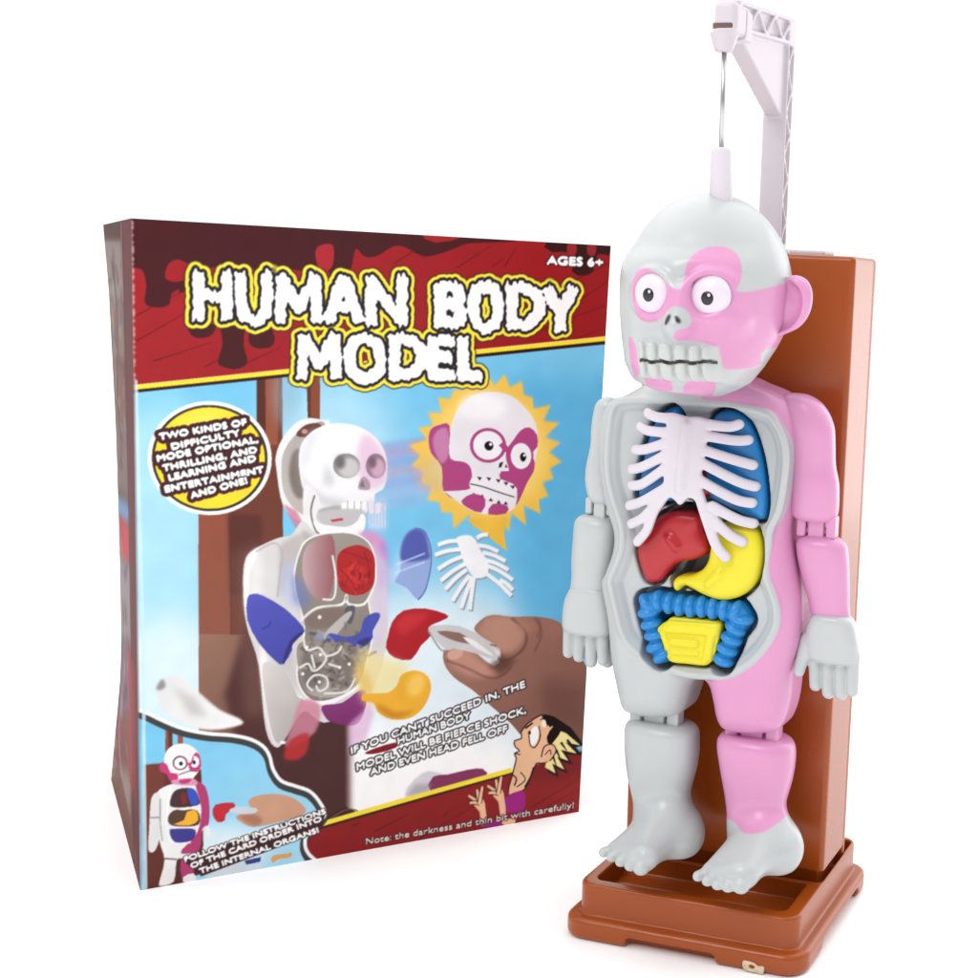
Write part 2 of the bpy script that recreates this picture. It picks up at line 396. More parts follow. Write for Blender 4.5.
# organs, traced where they lie
z3 = lambda p: zf(590, 380, .2045, p)
z4 = lambda p: zf(600, 500, .2045, p)
ORG = {
    'lung_a': z3([(300, 195), (345, 150), (390, 128), (425, 135), (440, 200), (445, 400), (440, 560), (400, 600), (330, 605), (250, 600), (212, 580), (212, 520), (228, 430), (245, 340), (270, 260)]),
    'lung_b': z3([(575, 215), (600, 165), (650, 148), (715, 160), (765, 210), (805, 300), (835, 420), (852, 560), (853, 655), (838, 692), (780, 690), (700, 655), (620, 615), (560, 565), (545, 400)]),
    'heart': z3([(455, 420), (500, 380), (560, 430), (590, 480), (625, 520), (600, 560), (540, 590), (470, 570), (440, 500)]),
    'liver': z4([(165, 245), (180, 330), (205, 395), (245, 415), (288, 403), (322, 355), (370, 315), (455, 300), (512, 262), (512, 200), (492, 150), (485, 90), (440, 60), (330, 55), (260, 90), (205, 160)]),
    'stomach': z4([(590, 112), (650, 112), (735, 130), (777, 180), (792, 260), (780, 355), (742, 430), (685, 478), (620, 498), (560, 496), (490, 470), (435, 440), (402, 428), (372, 455), (347, 440), (345, 402), (370, 375), (430, 370), (487, 342), (517, 295), (527, 235), (550, 160)]),
    'colon': z4([(292, 768), (262, 740), (258, 680), (240, 625), (226, 570), (212, 512), (265, 500), (325, 512), (385, 524), (435, 530), (485, 530), (540, 538), (600, 545), (662, 552), (685, 590), (645, 640), (628, 690), (608, 740), (590, 790)]),
    'gut': z4([(322, 590), (350, 572), (470, 582), (580, 598), (588, 640), (575, 700), (560, 762), (542, 795), (508, 816), (420, 808), (340, 797), (312, 755), (297, 700), (272, 640), (287, 612)]),
}
YO = .0030
org = {k: (smooth_closed(L2(v, YO), 4) if k != 'colon' else L2(v, YO)) for k, v in ORG.items()}
gaps = [smooth_closed(L2(z4(p), YO), 3) for p in ([(325, 410), (345, 345), (400, 300), (470, 295), (525, 250), (525, 330), (470, 365), (400, 400)], [(330, 60), (330, 20), (480, 20), (485, 70)])]
def sd_path(x, z, P):
    d = np.full(np.broadcast(x, z).shape, 1e9)
    for a, b in zip(P[:-1], P[1:]):
        e = b - a; t = np.clip(((x - a[0]) * e[0] + (z - a[1]) * e[1]) / max(e @ e, 1e-18), 0, 1)
        d = np.minimum(d, np.hypot(x - a[0] - e[0] * t, z - a[1] - e[1] * t))
    return d
YFLOOR = .0060                                                           # level of the cavity floor round the pockets
def f_torso(x, y, z):
    x2, z2 = x[:, :, 0][:, 0][:, None], z[0, 0, :][None, :]
    db = sd_poly(x2, z2, body)[:, None, :]; dr = sd_poly(x2, z2, rim)[:, None, :]
    # belly dome: the front bulges a little in the middle
    f = extrude(db, y, YF - .0005, YB, .0105)
    lip = np.sqrt((np.minimum(abs(dr + .0009), 9)) ** 2 + ((y - YF - .0006)) ** 2) - .0017
    pod = extrude(dr + .0000, y, YF + .0004, .02, .0008)
    f = smin(smin(f, pod, .0012), lip, .001)
    # cavity with sloping walls
    cav = np.maximum(dr + .0028 + np.clip(y - YF, 0, .01) * .9, y - YFLOOR)
    f = smax(f, -cav, .0020)
    pk = 1e9
    for k, P in org.items():
        d = (sd_path(x2, z2, P) - .0046 if k == 'colon' else sd_poly(x2, z2, P))[:, None, :]
        pk = np.minimum(pk, d)
    gp_ = np.minimum(sd_poly(x2, z2, gaps[0]), sd_poly(x2, z2, gaps[1]))[:, None, :]
    pocket = np.maximum(pk - .0011, y - .0185)
    f = smax(f, -pocket, .0006); f = smax(f, -np.maximum(gp_, y - .0290), .0006)
    return f
def rgb_torso(V):
    d = sd_poly(V[:, 0], V[:, 2], rim)
    split = L(701, 420, YF)[0]
    t = np.clip((V[:, 0] - split) / .0005 + .5, 0, 1) * np.clip((d - .0006) / .0005, 0, 1)
    t = np.where((V[:, 1] > YFLOOR + .004) & (d < .0006), 0, t)
    return np.outer(1 - t, GREY) + np.outer(t, PINK)
lo = np.array([body[:, 0].min() - .002, YF - .003, body[:, 1].min() - .002]); hi = np.array([body[:, 0].max() + .002, YB + .001, body[:, 1].max() + .002])
sdf('torso', f_torso, lo, hi, .0005, M_paint, fig, rgb_torso)

# ---- arms
def f_limb(rows, y, dr, n, extra=None, cap=.003):
    sl = slices(rows, y)
    return sl, (lambda X, Y, Z: loft(X, Y, Z, sl, y, dr, n, cap))
def limb(name, rows, y, dr, mat, n=2.5, cap=.004, h=.0006, m=.0, **kw):
    sl, f = f_limb(rows, y, dr, n, cap=cap)
    zz, c, w = sl; dep = (dr * w).max()
    return sdf(name, f, ((c - w).min(), y - dep, zz[0]), ((c + w).max(), y + dep, zz[-1]), h, mat, fig, **kw)
YARM = .0165
limb('upper_arm', [(396, 602, 616), (400, 598.5, 616), (405, 596.5, 617), (412, 595, 617), (428, 592.6, 613), (446, 592, 611), (464, 588, 611), (480, 586.6, 612), (492, 588.5, 614), (500, 590.6, 615), (505, 592, 614)], YARM, .95, M_grey)
limb('upper_arm', [(393, 782, 811), (398, 780.5, 818), (405, 781, 824.5), (413, 782, 829.5), (426, 784, 834), (443, 786, 834.5), (464, 789, 834.7), (482, 790, 838.5), (500, 790.5, 838.5), (513, 791, 837.5), (521, 793, 836)], YARM, .8, M_pink)
def hand_fn(palm_rows, fingers, thumb, y, dpt):
    sl = slices(palm_rows, y)
    def f(X, Y, Z):
        q = loft(X, Y, Z, sl, y, lambda z: np.full_like(z, dpt), 3., .003)
        for (a, b, r) in fingers:
            g_ = capsule(X, Y, Z, L(*a, y), L(*b, y - .002), r * 1.03 + .00034, r * .92 + .00030)
            q = smin(q, g_, .0006)
        for (a, b, dy, r) in thumb:
            q = smin(q, capsule(X, Y, Z, L(*a, y + dy * .3), L(*b, y + dy), r * 1.2, r), .0015)
        return q
    return f
fore = limb('forearm', [(514, 581, 611), (517, 578, 613.8), (524, 576.3, 616.5), (535, 575.4, 616), (559, 573.7, 613.8), (578, 573.7, 610), (590, 572, 609), (598, 570, 609)], YARM, .78, M_grey)
fn = hand_fn([(585, 574, 608.5), (593, 570.5, 609), (600, 567, 610), (612, 565, 612), (624, 564.4, 613), (634, 564.4, 612.5)],
             [((569.3, 628), (568.3, 652.5), .00205), ((579.6, 628), (578.8, 656.5), .00215), ((590.8, 628), (591.2, 662), .0022), ((602.2, 628), (603.2, 660), .0022)],
             [((609, 612), (607.5, 662), .0052, .0024)], YARM - .001, .0060)
a, b = L(560, 672, YARM), L(620, 582, YARM)
sdf('hand', fn, (a[0], YARM - .010, a[2] - .001), (b[0], YARM + .011, b[2] + .004), .00042, M_grey, fore)
fore = limb('forearm', [(535, 800, 843), (538, 797.5, 845), (545, 796.6, 846.8), (558, 798, 848.4), (570, 800.5, 848.7), (582, 803.5, 848.9), (603, 809.5, 849), (615, 811.5, 850), (622, 812, 851)], YARM, .72, M_pink)
fn = hand_fn([(613, 812.5, 850.5), (620, 811, 854), (628, 807.5, 856.5), (640, 805.5, 858.8), (650, 806.5, 859), (662, 808, 859)],
             [((815, 655), (815.6, 685), .0022), ((828, 655), (828.4, 692.5), .0023), ((840.5, 655), (841, 694), .0023), ((853, 655), (852.2, 691), .0022)],
             [((807, 640), (799, 671), -.004, .0022)], YARM - .001, .0062)
a, b = L(792, 702, YARM), L(862, 612, YARM)
sdf('hand', fn, (a[0], YARM - .011, a[2] - .001), (b[0], YARM + .010, b[2] + .004), .00042, M_grey, fore)
# elbow hinges: a tongue between two lugs
def hinge(name, c, top, bot, y, w, mat, r=.0028):
    """c = photo column of the middle, top/bot = photo rows, w = half width in m"""
    p, q = L(c, top, y), L(c, bot, y)
    def f(X, Y, Z):
        t = rbox(X, Y, Z, (p[0] - w * .42, y - r, q[2] - .003), (p[0] + w * .42, y + r, p[2] + .003), .0006)
        for s in (-1, 1):
            xx = p[0] + s * w * .78
            t = np.minimum(t, rbox(X, Y, Z, (xx - w * .24, y - r * 1.05, q[2] + .0012), (xx + w * .24, y + r * 1.05, p[2] + .0025), .0006))
        m = (p[2] + q[2]) / 2
        pin = np.maximum(np.hypot(Y - y, Z - m) - .0012, abs(X - p[0]) - w)
        return np.minimum(t, pin)
    return sdf(name, f, (p[0] - w * 1.2, y - r * 1.3, q[2] - .004), (p[0] + w * 1.2, y + r * 1.3, p[2] + .005), .0004, mat, fig)
hinge('elbow_hinge', 602, 504, 517, YARM - .0005, .0058, M_grey)
hinge('elbow_hinge', 818, 521, 540, YARM - .0005, .0073, M_pink)

# ---- lower legs and feet
YLEG = .0155
def shin_rows(rows): return rows
def lower_leg(rows, toes, heel, ankle, sole_px, r0, mat, line):
    """shin and foot grown as one body, then parted along the ankle line; toes: (col, row, radius)"""
    sole = L(*sole_px)[2]; sl = slices(rows, YLEG)
    at = lambda c, r, z: np.array([(on_height(c, r, z) - TOY) @ TX, (on_height(c, r, z) - TOY) @ TY, z])
    T_ = [(at(c, r, sole + rad * .95), rad) for c, r, rad in toes]
    A_ = at(*ankle, sole + .0100); H_ = at(*heel, sole + r0 * .55)
    def f(X, Y, Z):
        q = loft(X, Y, Z, sl, YLEG, .76, 2.6, .0022)
        g = ellipsoid(X, Y, Z, H_, (r0 * .68, r0 * .80, r0 * .72))
        for i, (T, rad) in enumerate(T_):
            root = T + (A_ - T) * .20; root[2] = T[2] + .0014 + .0004 * i
            g = smin(g, capsule(X, Y, Z, A_, root, r0 * .64, rad * (1.45 + .09 * i)), .004)
        q = smin(q, g, .007)
        for i, (T, rad) in enumerate(T_):
            root = T + (A_ - T) * .22; root[2] = T[2] + .0008
            q = smin(q, capsule(X, Y, Z, root, T, rad * 1.15, rad), .0009)
        return smax(q, sole - Z, .0012)
    zz, c, w = sl; P = np.array([t[0] for t in T_] + [H_])
    lo = (min(P[:, 0].min() - .008, (c - w).min() - .004), P[:, 1].min() - .006, sole - .001); hi = (max(P[:, 0].max() + .016, (c + w).max() + .004), YLEG + .016, zz[-1] + .001)
    V, Q = nets(f, lo, hi, .00055)
    lz = np.array([L(*p) for p in line])
    def above(P): return P[:, 2] - np.interp(P[:, 0], lz[:, 0], lz[:, 2])
    up = above(V[Q].mean(1)) > 0
    def piece(name, F, m, parent):
        k, inv = np.unique(F, return_inverse=True)
        v = V[k]; t = np.clip(above(v) / .0005 + .5, 0, 1)[:, None]
        return mesh(name, v, inv.reshape(F.shape), M_paint, parent, col=t * np.array(m) + (1 - t) * np.array(GREY))
    s = piece('shin', Q[up], mat, fig); piece('foot', Q[~up], mat, s)
rowsL = [(719.5, 636, 687), (721.5, 631, 693), (725, 628.4, 697), (735, 627.6, 697.4), (751, 627.8, 697), (764, 629, 695.2), (777.6, 630.5, 691.5), (790, 633, 688.5), (801, 635.4, 686.6), (812, 637.5, 686.5), (820, 639.5, 686)]
rowsR = [(733.5, 726, 785), (736, 721.5, 790.5), (741, 719.3, 793.5), (751, 719.5, 794.6), (764, 721.4, 793.4), (777.6, 723.5, 791), (790, 725.6, 787.5), (799, 727, 784.8), (812, 728.4, 784), (824, 729.5, 785), (832, 731.5, 785)]
lower_leg(rowsL, [(604, 852.5, .0021), (612, 857, .0022), (621, 861.5, .0023), (630.5, 865.5, .0024), (641, 868, .0030)], (680, 834), (664, 828), (690, 844, .0215), .0140, GREY, [(600, 812, 0), (720, 812, 0)])
lower_leg(rowsR, [(698, 876.5, .0021), (707.5, 881, .0022), (717.5, 884.5, .0023), (728, 886.5, .0024), (741, 886, .0031)], (778, 849), (760, 842), (790, 858.5, .0215), .0142, PINK, [(690, 825, 0), (729, 827, 0), (745, 832, 0), (763, 833, 0), (775, 828, 0), (786, 822.5, 0), (830, 818, 0)])
hinge('knee_hinge', 657, 711, 727, YLEG - .0015, .0100, M_grey, .0032)
hinge('knee_hinge', 754, 728, 742, YLEG - .0015, .0104, M_pink, .0032)

# ---- head
YH = -.0105
HC = L(706.5, 287, YH); HYAW = -.11
HX = np.array([math.cos(HYAW), math.sin(HYAW), 0]); HYv = np.array([-math.sin(HYAW), math.cos(HYAW), 0])
def to_h(X, Y, Z):
    dx, dy = X - HC[0], Y - HC[1]
    return dx * HX[0] + dy * HX[1], dx * HYv[0] + dy * HYv[1], Z - HC[2]
def H2L(h): return HC + HX * h[0] + HYv * h[1] + np.array([0, 0, h[2]])
mpp = np.linalg.norm(L(707, 287, YH) - L(706, 287, YH))
ztp, zch = L(718, 192.5, YH)[2] - HC[2], L(695, 398, -.04)[2] - HC[2]
def skull(x, y, z):
    R = 77.5 * mpp
    cr = ellipsoid(x, y, z, (0.0003, .0015, ztp - .0345), (R, R * 1.06, .0345))
    jaw_w = np.interp(z, [zch, zch + .004, zch + .010, zch + .018, zch + .028, zch + .040], [.013, .0190, .0222, .0230, .0232, .0230])
    jaw_f = np.interp(z, [zch, zch + .004, zch + .010, zch + .018, zch + .028, zch + .040], [.016, .0200, .0218, .0224, .0222, .0215])
    jy = -.0098
    q = ((abs(x) / jaw_w) ** 2.25 + (abs(y - jy) / jaw_f) ** 2.25) ** (1 / 2.25)
    jw = smax((q - 1) * np.minimum(jaw_w, jaw_f), np.maximum(zch - z, z - (zch + .045)), .007)
    return smin(cr, jw, .008)
def f_head0(X, Y, Z):
    x, y, z = to_h(X, Y, Z); return skull(x, y, z)
hlo, hhi = HC - np.array([.048, .052, -zch + .004]), HC + np.array([.050, .045, ztp + .004])
from mathutils.bvhtree import BVHTree
V0, Q0 = nets(f_head0, hlo, hhi, .0012)
bvh = BVHTree.FromPolygons([tuple(v) for v in V0], [tuple(q) for q in Q0])
def toy_ray(px, py):
    d = ray(px, py); o = CAM_P - TOY
    return Vector((o @ TX, o @ TY, o[2])), Vector((d @ TX, d @ TY, d[2])).normalized()
def hit(px, py):
    h = bvh.ray_cast(*toy_ray(px, py)); return (None, None) if h[0] is None else (np.array(h[0]), np.array(h[1]))
zh = lambda p: zf(600, 180, .2454, p)
def azel(P):
    x, y, z = to_h(P[..., 0], P[..., 1], P[..., 2]); return np.stack([np.arctan2(x, -(y - .002)) * .03, z], -1)
def decal(pts, n=3):
    out = []
    for px, py in smooth_closed(zh(pts), n):
        p, _ = hit(px, py)
        if p is None:
            q = L(px, py, YH); out.append([(1.9 if px > 700 else -1.75) * .03, q[2] - HC[2]])
        else: out.append(azel(p))
    return np.array(out)
FACE = decal([(138, 470), (140, 400), (152, 372), (182, 358), (215, 366), (250, 395), (285, 428), (320, 445), (340, 425), (343, 370), (362, 325), (400, 290), (450, 272), (515, 275), (560, 305), (577, 355), (572, 410), (552, 452), (620, 453), (720, 430), (770, 415), (860, 380), (900, 520), (860, 660), (676, 690), (655, 745), (620, 765), (540, 772), (502, 765), (492, 720), (470, 685), (440, 668), (380, 655), (330, 655), (312, 640), (330, 610), (365, 600), (374, 560), (352, 525), (310, 515), (290, 530), (262, 560), (225, 578), (180, 578), (155, 555)])
CHIN = [decal([(198, 800), (240, 806), (284, 812), (296, 835), (290, 872), (230, 868), (190, 835)]), decal([(346, 832), (390, 812), (432, 804), (466, 822), (470, 858), (430, 892), (350, 900), (340, 865)]),
        decal([(118, 640), (140, 660), (152, 710), (160, 790), (140, 800), (122, 720)])]
NOS = [decal([(280, 585), (282, 566), (292, 549), (303, 549), (302, 570), (290, 590)]), decal([(318, 556), (327, 553), (341, 570), (340, 582), (330, 582), (322, 572)])]
def hpt(x, y): return to_h(*hit(*zh([(x, y)])[0])[0])
eyes = {'a': (445, 472, 76, 76), 'b': (206, 461, 60, 77)}
pe = {k: hit(*zh([(v[0], v[1])])[0]) for k, v in eyes.items()}
ph = {k: to_h(*v[0]) for k, v in pe.items()}
nose = hpt(318, 540)
mouth_l, mouth_m, mouth_r = hpt(163, 735), hpt(320, 742), hpt(490, 741)
zm = mouth_m[2]
teeth_u = [hpt(x, 710)[0] for x in (195, 243, 305, 365, 420, 462)]
teeth_d = [hpt(x, 765)[0] for x in (200, 250, 310, 365, 420)]
def mouth_z(x): return zm + np.interp(x, [mouth_l[0], mouth_m[0], mouth_r[0]], [mouth_l[2] - zm, 0, mouth_r[2] - zm]) + .00030 * np.sin(x * 900)
EAR_R = [np.array(to_h(*L(a, b, YH - .001))) for a, b in zh([(800, 395)])][0]
def f_head(X, Y, Z):
    x, y, z = to_h(X, Y, Z)
    f = skull(x, y, z)
    # eye hollows
    for k in ph:
        c = ph[k]; f = smax(f, -ellipsoid(x, y, z, (c[0], c[1] - .0045, c[2]), (.0100, .0062, .0105)), .004)
    for k in ph:                                                         # raised rings round the eyes
        c = ph[k]; rr = 84 * .2454 * mpp
        f = smin(f, np.sqrt((np.sqrt((x - c[0]) ** 2 + (z - c[2]) ** 2) - rr) ** 2 + np.minimum(abs(skull(x, y, z) + .0004), 1) ** 2) - .0011, .002)
    # cheek bone and brow
    for s in (1,):
        f = smin(f, ellipsoid(x, y, z, (s * .0175, -.0205, nose[2] - .0015), (.0075, .0060, .0045)), .006)
    # nose
    f = smin(f, capsule(x, y, z, (nose[0], nose[1] + .0015, nose[2] + .006), (nose[0], nose[1] - .0008, nose[2] - .0045), .0020, .0040), .005)
    # row of teeth standing out from the jaw
    mc = (mouth_l[0] + mouth_r[0]) / 2; mw = (mouth_r[0] - mouth_l[0]) / 2
    out = skull(x, y, z) - .0027
    tw = np.maximum(abs(x - mc) - mw * .97, abs(z - zm + .0002) - .0066)
    tw = np.maximum(tw, y + .002)
    t = smax(out, tw, .0024)
    gro = 1e9
    for xx in teeth_u: gro = np.minimum(gro, np.maximum(np.abs(x - xx), -(z - zm)))
    for xx in teeth_d: gro = np.minimum(gro, np.maximum(np.abs(x - xx), (z - zm)))
    t = smax(t, -(np.maximum(gro - .00030, -(out + .0019))), .0020)
    f = smin(f, t, .0008)
    mz = mouth_z(x)
    gap = np.maximum(np.maximum(abs(z - mz) - .00042, abs(x - mc) - mw * .96), np.maximum(y, -(out + .0013)))
    f = smax(f, -gap, .0004)
    return f
def inside(A, P, e=.00028):
    return np.clip(.5 - sd_poly(A[:, 0], A[:, 1], P) / (2 * e), 0, 1)
def rgb_head(V):
    A = azel(V); t = inside(A, FACE)
    for c in CHIN: t = np.maximum(t, inside(A, c))
    col = np.outer(1 - t, GREY) + np.outer(t, PINK)
    x, y, z = to_h(V[:, 0], V[:, 1], V[:, 2])
    tm = (np.clip((.0064 - abs(z - zm + .0002)) / .001, 0, 1) * np.clip((np.interp(1, [0, 1], [mouth_r[0], mouth_r[0]]) + .0004 - x) / .0008, 0, 1) * (x > mouth_l[0] - .001) * (y < -.01))[:, None]
    col = col * (1 - tm) + np.array(TOOTH) * tm
    dk = np.zeros(len(V))
    for c in NOS: dk = np.maximum(dk, inside(A, c))
    mc = (mouth_l[0] + mouth_r[0]) / 2; mw = (mouth_r[0] - mouth_l[0]) / 2
    line = np.clip((.00062 - abs(z - mouth_z(x))) / .0003 + .5, 0, 1) * (abs(x - mc) < mw * .97) * (y < 0)
    dk = np.maximum(dk, line)
    return col * (1 - dk[:, None]) + np.array([(.03, .022, .02)]) * dk[:, None]
head = sdf('head', f_head, hlo, hhi, .00052, M_paint, fig, rgb_head)
# eyes
def f_dome(c, nrm, ra, rb, th):
    nrm = np.asarray(nrm, float); nrm /= np.linalg.norm(nrm); up = np.array([0, 0, 1.]); r_ = np.cross(up, nrm); r_ /= np.linalg.norm(r_); u_ = np.cross(nrm, r_)
    def f(X, Y, Z):
        dx, dy, dz = X - c[0], Y - c[1], Z - c[2]
        a = dx * r_[0] + dy * r_[1] + dz * r_[2]; b = dx * u_[0] + dy * u_[1] + dz * u_[2]; n = dx * nrm[0] + dy * nrm[1] + dz * nrm[2]
        q = np.sqrt((a / ra) ** 2 + (b / rb) ** 2 + (n / th) ** 2); return (q - 1) * min(ra, rb, th)
    return f
front = H2L((0, -1, 0)) - HC
for k, (ex, ey, rx, ry) in eyes.items():
    c, n = pe[k]; n = n * (.35 if k == 'a' else .75) + front * (.65 if k == 'a' else .25); n /= np.linalg.norm(n)
    r = 76 * .2454 * mpp
    cc = c + n * -.0016
    f = f_dome(cc, n, r * 1.0, r * 1.0, .0036)
    eye = sdf('eye', f, cc - r * 1.2, cc + r * 1.2, .0004, material('eye_white', EYEW, .25) if k == 'a' else bpy.data.materials['eye_white'], head)
    qx, qy = (437, 482) if k == 'a' else (197, 468)
    o, d = toy_ray(*zh([(qx, qy)])[0]); o, d = np.array(o), np.array(d)
    t = (cc + n * .0034 - o) @ n / (d @ n); pc = o + d * t
    off = pc - (cc + n * .0034); rr = np.linalg.norm(off); h = .0036 * math.sqrt(max(0, 1 - (rr / r) ** 2))
    pc = cc + off + n * (h); pr = 23 * .2454 * mpp
    pn = n + off * (.0036 / r ** 2); pn /= np.linalg.norm(pn)
    pu = sdf('pupil', f_dome(pc - pn * .0001, pn, pr, pr * 1.08, .0006), pc - pr * 1.4, pc + pr * 1.4, .00018, M_black, head)
    g_ = pc + pn * .00055 + HX * pr * .35 + np.array([0, 0, pr * .5])
    sdf('eye_glint', f_dome(g_, pn, pr * .26, pr * .26, .0002), g_ - pr * .5, g_ + pr * .5, .00008, M_white, head)
# ears: a flared shell with a rolled rim, traced in the toy's frontal plane
def ear(outline, groove, ye, parent):
    P = smooth_closed(L2(zh(outline), ye), 4); G = None if groove is None else smooth_closed(L2(zh(groove), ye), 4, False)
    def f(X, Y, Z):
        x2, z2 = X[:, 0, 0][:, None], Z[0, 0, :][None, :]
        d = sd_poly(x2, z2, P)[:, None, :]; y0 = ye + (X - HC[0]) * .0
        e = extrude(d, Y, y0 - .0012, y0 + .0030, .0018)
        e = smin(e, np.sqrt((d + .0024) ** 2 + (Y - y0 + .0008) ** 2) - .0022, .0016)
        if G is not None:
            g = sd_path(x2, z2, G)[:, None, :]
            e = smax(e, -(np.sqrt(g ** 2 * .6 + (Y - y0 + .0016) ** 2) - .0018), .0016)
        return e
    lo = np.array([P[:, 0].min() - .002, ye - .005, P[:, 1].min() - .002]); hi = np.array([P[:, 0].max() + .002, ye + .005, P[:, 1].max() + .002])
    return sdf('ear', f, lo, hi, .00045, M_pink, parent)
ear([(690, 425), (740, 408), (790, 390), (838, 406), (861, 455), (857, 520), (835, 570), (800, 605), (740, 632), (690, 652), (640, 600), (640, 480)], [(775, 440), (800, 475), (798, 530), (765, 575), (705, 598)], HC[1] + .001, head)
ear([(150, 395), (118, 405), (107, 430), (103, 465), (107, 505), (125, 535), (160, 540)], None, HC[1] - .004, head)
# socket tube on top of the head
p, q = L(722.5, 196, YU), L(722.5, 147.5, YU)
r0, r1 = 9.6 * mpp, 8.2 * mpp
sdf('wire_socket', lambda X, Y, Z: np.minimum(smax(np.hypot(X - p[0] - (Z - p[2]) * (q[0] - p[0]) / (q[2] - p[2]), Y - YU) - np.interp(Z, [p[2], q[2]], [r0, r1]), np.maximum(Z - q[2], p[2] - .008 - Z), .0012),
    rbox(X, Y, Z, (p[0] - .0048, YU - .0008, p[2] - .004), (p[0] - .0028, YU + .0008, q[2] - .0006), .0004)),
    p - np.array([.006, .006, .009]), q + np.array([.006, .006, .001]), .0004, M_white, head)

# ------------------------------------------------------------------ organs in the belly, each a loose piece
def organ(name, key, lab, cat, mat, y0, y1, r, extra=None, h=.0005, group=None, pil=(.0026, .0028)):
    t = org[key]; lo = np.array([t[:, 0].min() - .006, y0 - .004, t[:, 1].min() - .006]); hi = np.array([t[:, 0].max() + .006, y1 + .001, t[:, 1].max() + .006])
    def f(X, Y, Z):
        x2, z2 = X[:, 0, 0][:, None], Z[0, 0, :][None, :]
        d = sd_poly(x2, z2, t)[:, None, :]
        q = extrude(d + .0003, Y, y0, y1, r)
        # a soft pillow: the face falls back slowly towards the outline
        q = smax(q, (y0 + pil[0] * np.exp(np.clip(d, -.02, 0) / pil[1])) - Y, .002)
        return extra(X, Y, Z, q) if extra else q
    V, Q = nets(f, lo, hi, h)
    o = mesh(name, V, Q, mat, None, label=lab, cat=cat, group=group); o.matrix_world = TOYM; return o
organ('lung', 'lung_a', 'blue plastic lung half hidden under the shorter ribs, beside the grey arm', 'toy organ', M_blue, .0042, .0180, .0028)
organ('lung', 'lung_b', 'blue plastic lung nearer the pink arm, the larger one in view', 'toy organ', M_blue, .0036, .0180, .0030)
organ('heart', 'heart', 'dark red plastic heart glimpsed behind the white breastbone between the lungs', 'toy organ', M_red, .0070, .0180, .0026)
lv = L2(z4([(355, 210), (340, 190), (372, 232)]), YO)
def liver_x(X, Y, Z, q):
    c = lv[0]; q = smin(q, capsule(X, Y, Z, (lv[1][0], .0026, lv[1][1]), (lv[2][0], .0028, lv[2][1]), .0009), .0030)
    zz = L2(z4([(300, 140)]), YO)[0][1]
    return q
organ('liver', 'liver', 'red plastic liver with a small raised bump, under the ribs beside the yellow stomach', 'toy organ', M_red, .0026, .0180, .0034, liver_x)
sv = L2(z4([(530, 410), (582, 360), (557, 392)]), YO)
def stom_x(X, Y, Z, q):
    return smin(q, capsule(X, Y, Z, (sv[0][0], .0020, sv[0][1]), (sv[1][0], .0024, sv[1][1]), .0006, .0011), .0030)
organ('stomach', 'stomach', 'yellow plastic stomach curving beside the red liver', 'toy organ', M_yellow, .0018, .0180, .0036, stom_x)
gp = [L2(z4(p), YO) for p in ([(335, 655), (390, 672), (470, 676), (488, 700), (476, 728), (430, 728), (400, 715), (380, 700)], [(520, 770), (440, 770), (380, 762), (352, 748), (352, 738), (380, 728)], [(335, 655), (320, 645)])]
rolls = [((330, 618), (566, 636), .0027), ((356, 694), (462, 704), .0020), ((542, 660), (520, 780), .0021), ((352, 744), (470, 752), .0014), ((350, 787), (512, 796), .0017), ((306, 652), (330, 722), .0016)]
def gut_x(X, Y, Z, q):
    r_ = 1e9
    for a_, b_, rad in rolls:
        p_, q_ = L2(z4([a_]), YO)[0], L2(z4([b_]), YO)[0]
        r_ = np.minimum(r_, capsule(X, Y, Z, (p_[0], .0042, p_[1]), (q_[0], .0042, q_[1]), rad))
    return smin(np.maximum(q, .0036 - Y), np.maximum(r_, q), .00025)
organ('small_intestine', 'gut', 'yellow plastic small intestine with engraved winding lines, framed by the blue colon', 'toy organ', M_yellow, .0016, .0180, .0030, gut_x, .00032, pil=(.0010, .0012))
cp = org['colon']
seg = np.concatenate([[0], np.cumsum(np.hypot(*np.diff(cp, axis=0).T))]); nb = 19
beads = np.stack([np.interp(np.linspace(0, seg[-1], nb), seg, cp[:, k]) for k in (0, 1)], 1)
def f_colon(X, Y, Z):
    x2, z2 = X[:, 0, 0][:, None], Z[0, 0, :][None, :]
    d = sd_path(x2, z2, cp)[:, None, :]
    q = np.maximum(np.sqrt(d ** 2 + (Y - .0070) ** 2) - .0031, -9.)
    q = np.minimum(q, extrude(d - .0034, Y, .0068, .018, .0008))
    for i, b in enumerate(beads):
        e = beads[min(i + 1, nb - 1)] - beads[max(i - 1, 0)]; e = e / np.linalg.norm(e)
        a = (X - b[0]) * e[0] + (Z - b[1]) * e[1]; c = -(X - b[0]) * e[1] + (Z - b[1]) * e[0]
        q = smin(q, (np.sqrt((a / .0025) ** 2 + (c / .0044) ** 2 + ((Y - .0062) / .0046) ** 2) - 1) * .0025, .0003)
    return q
V, Q = nets(f_colon, (cp[:, 0].min() - .006, .001, cp[:, 1].min() - .006), (cp[:, 0].max() + .006, .0185, cp[:, 1].max() + .006), .00042)
mesh('colon', V, Q, M_blue, None, label='blue plastic colon shaped like a beaded arch around the yellow small intestine', cat='toy organ').matrix_world = TOYM
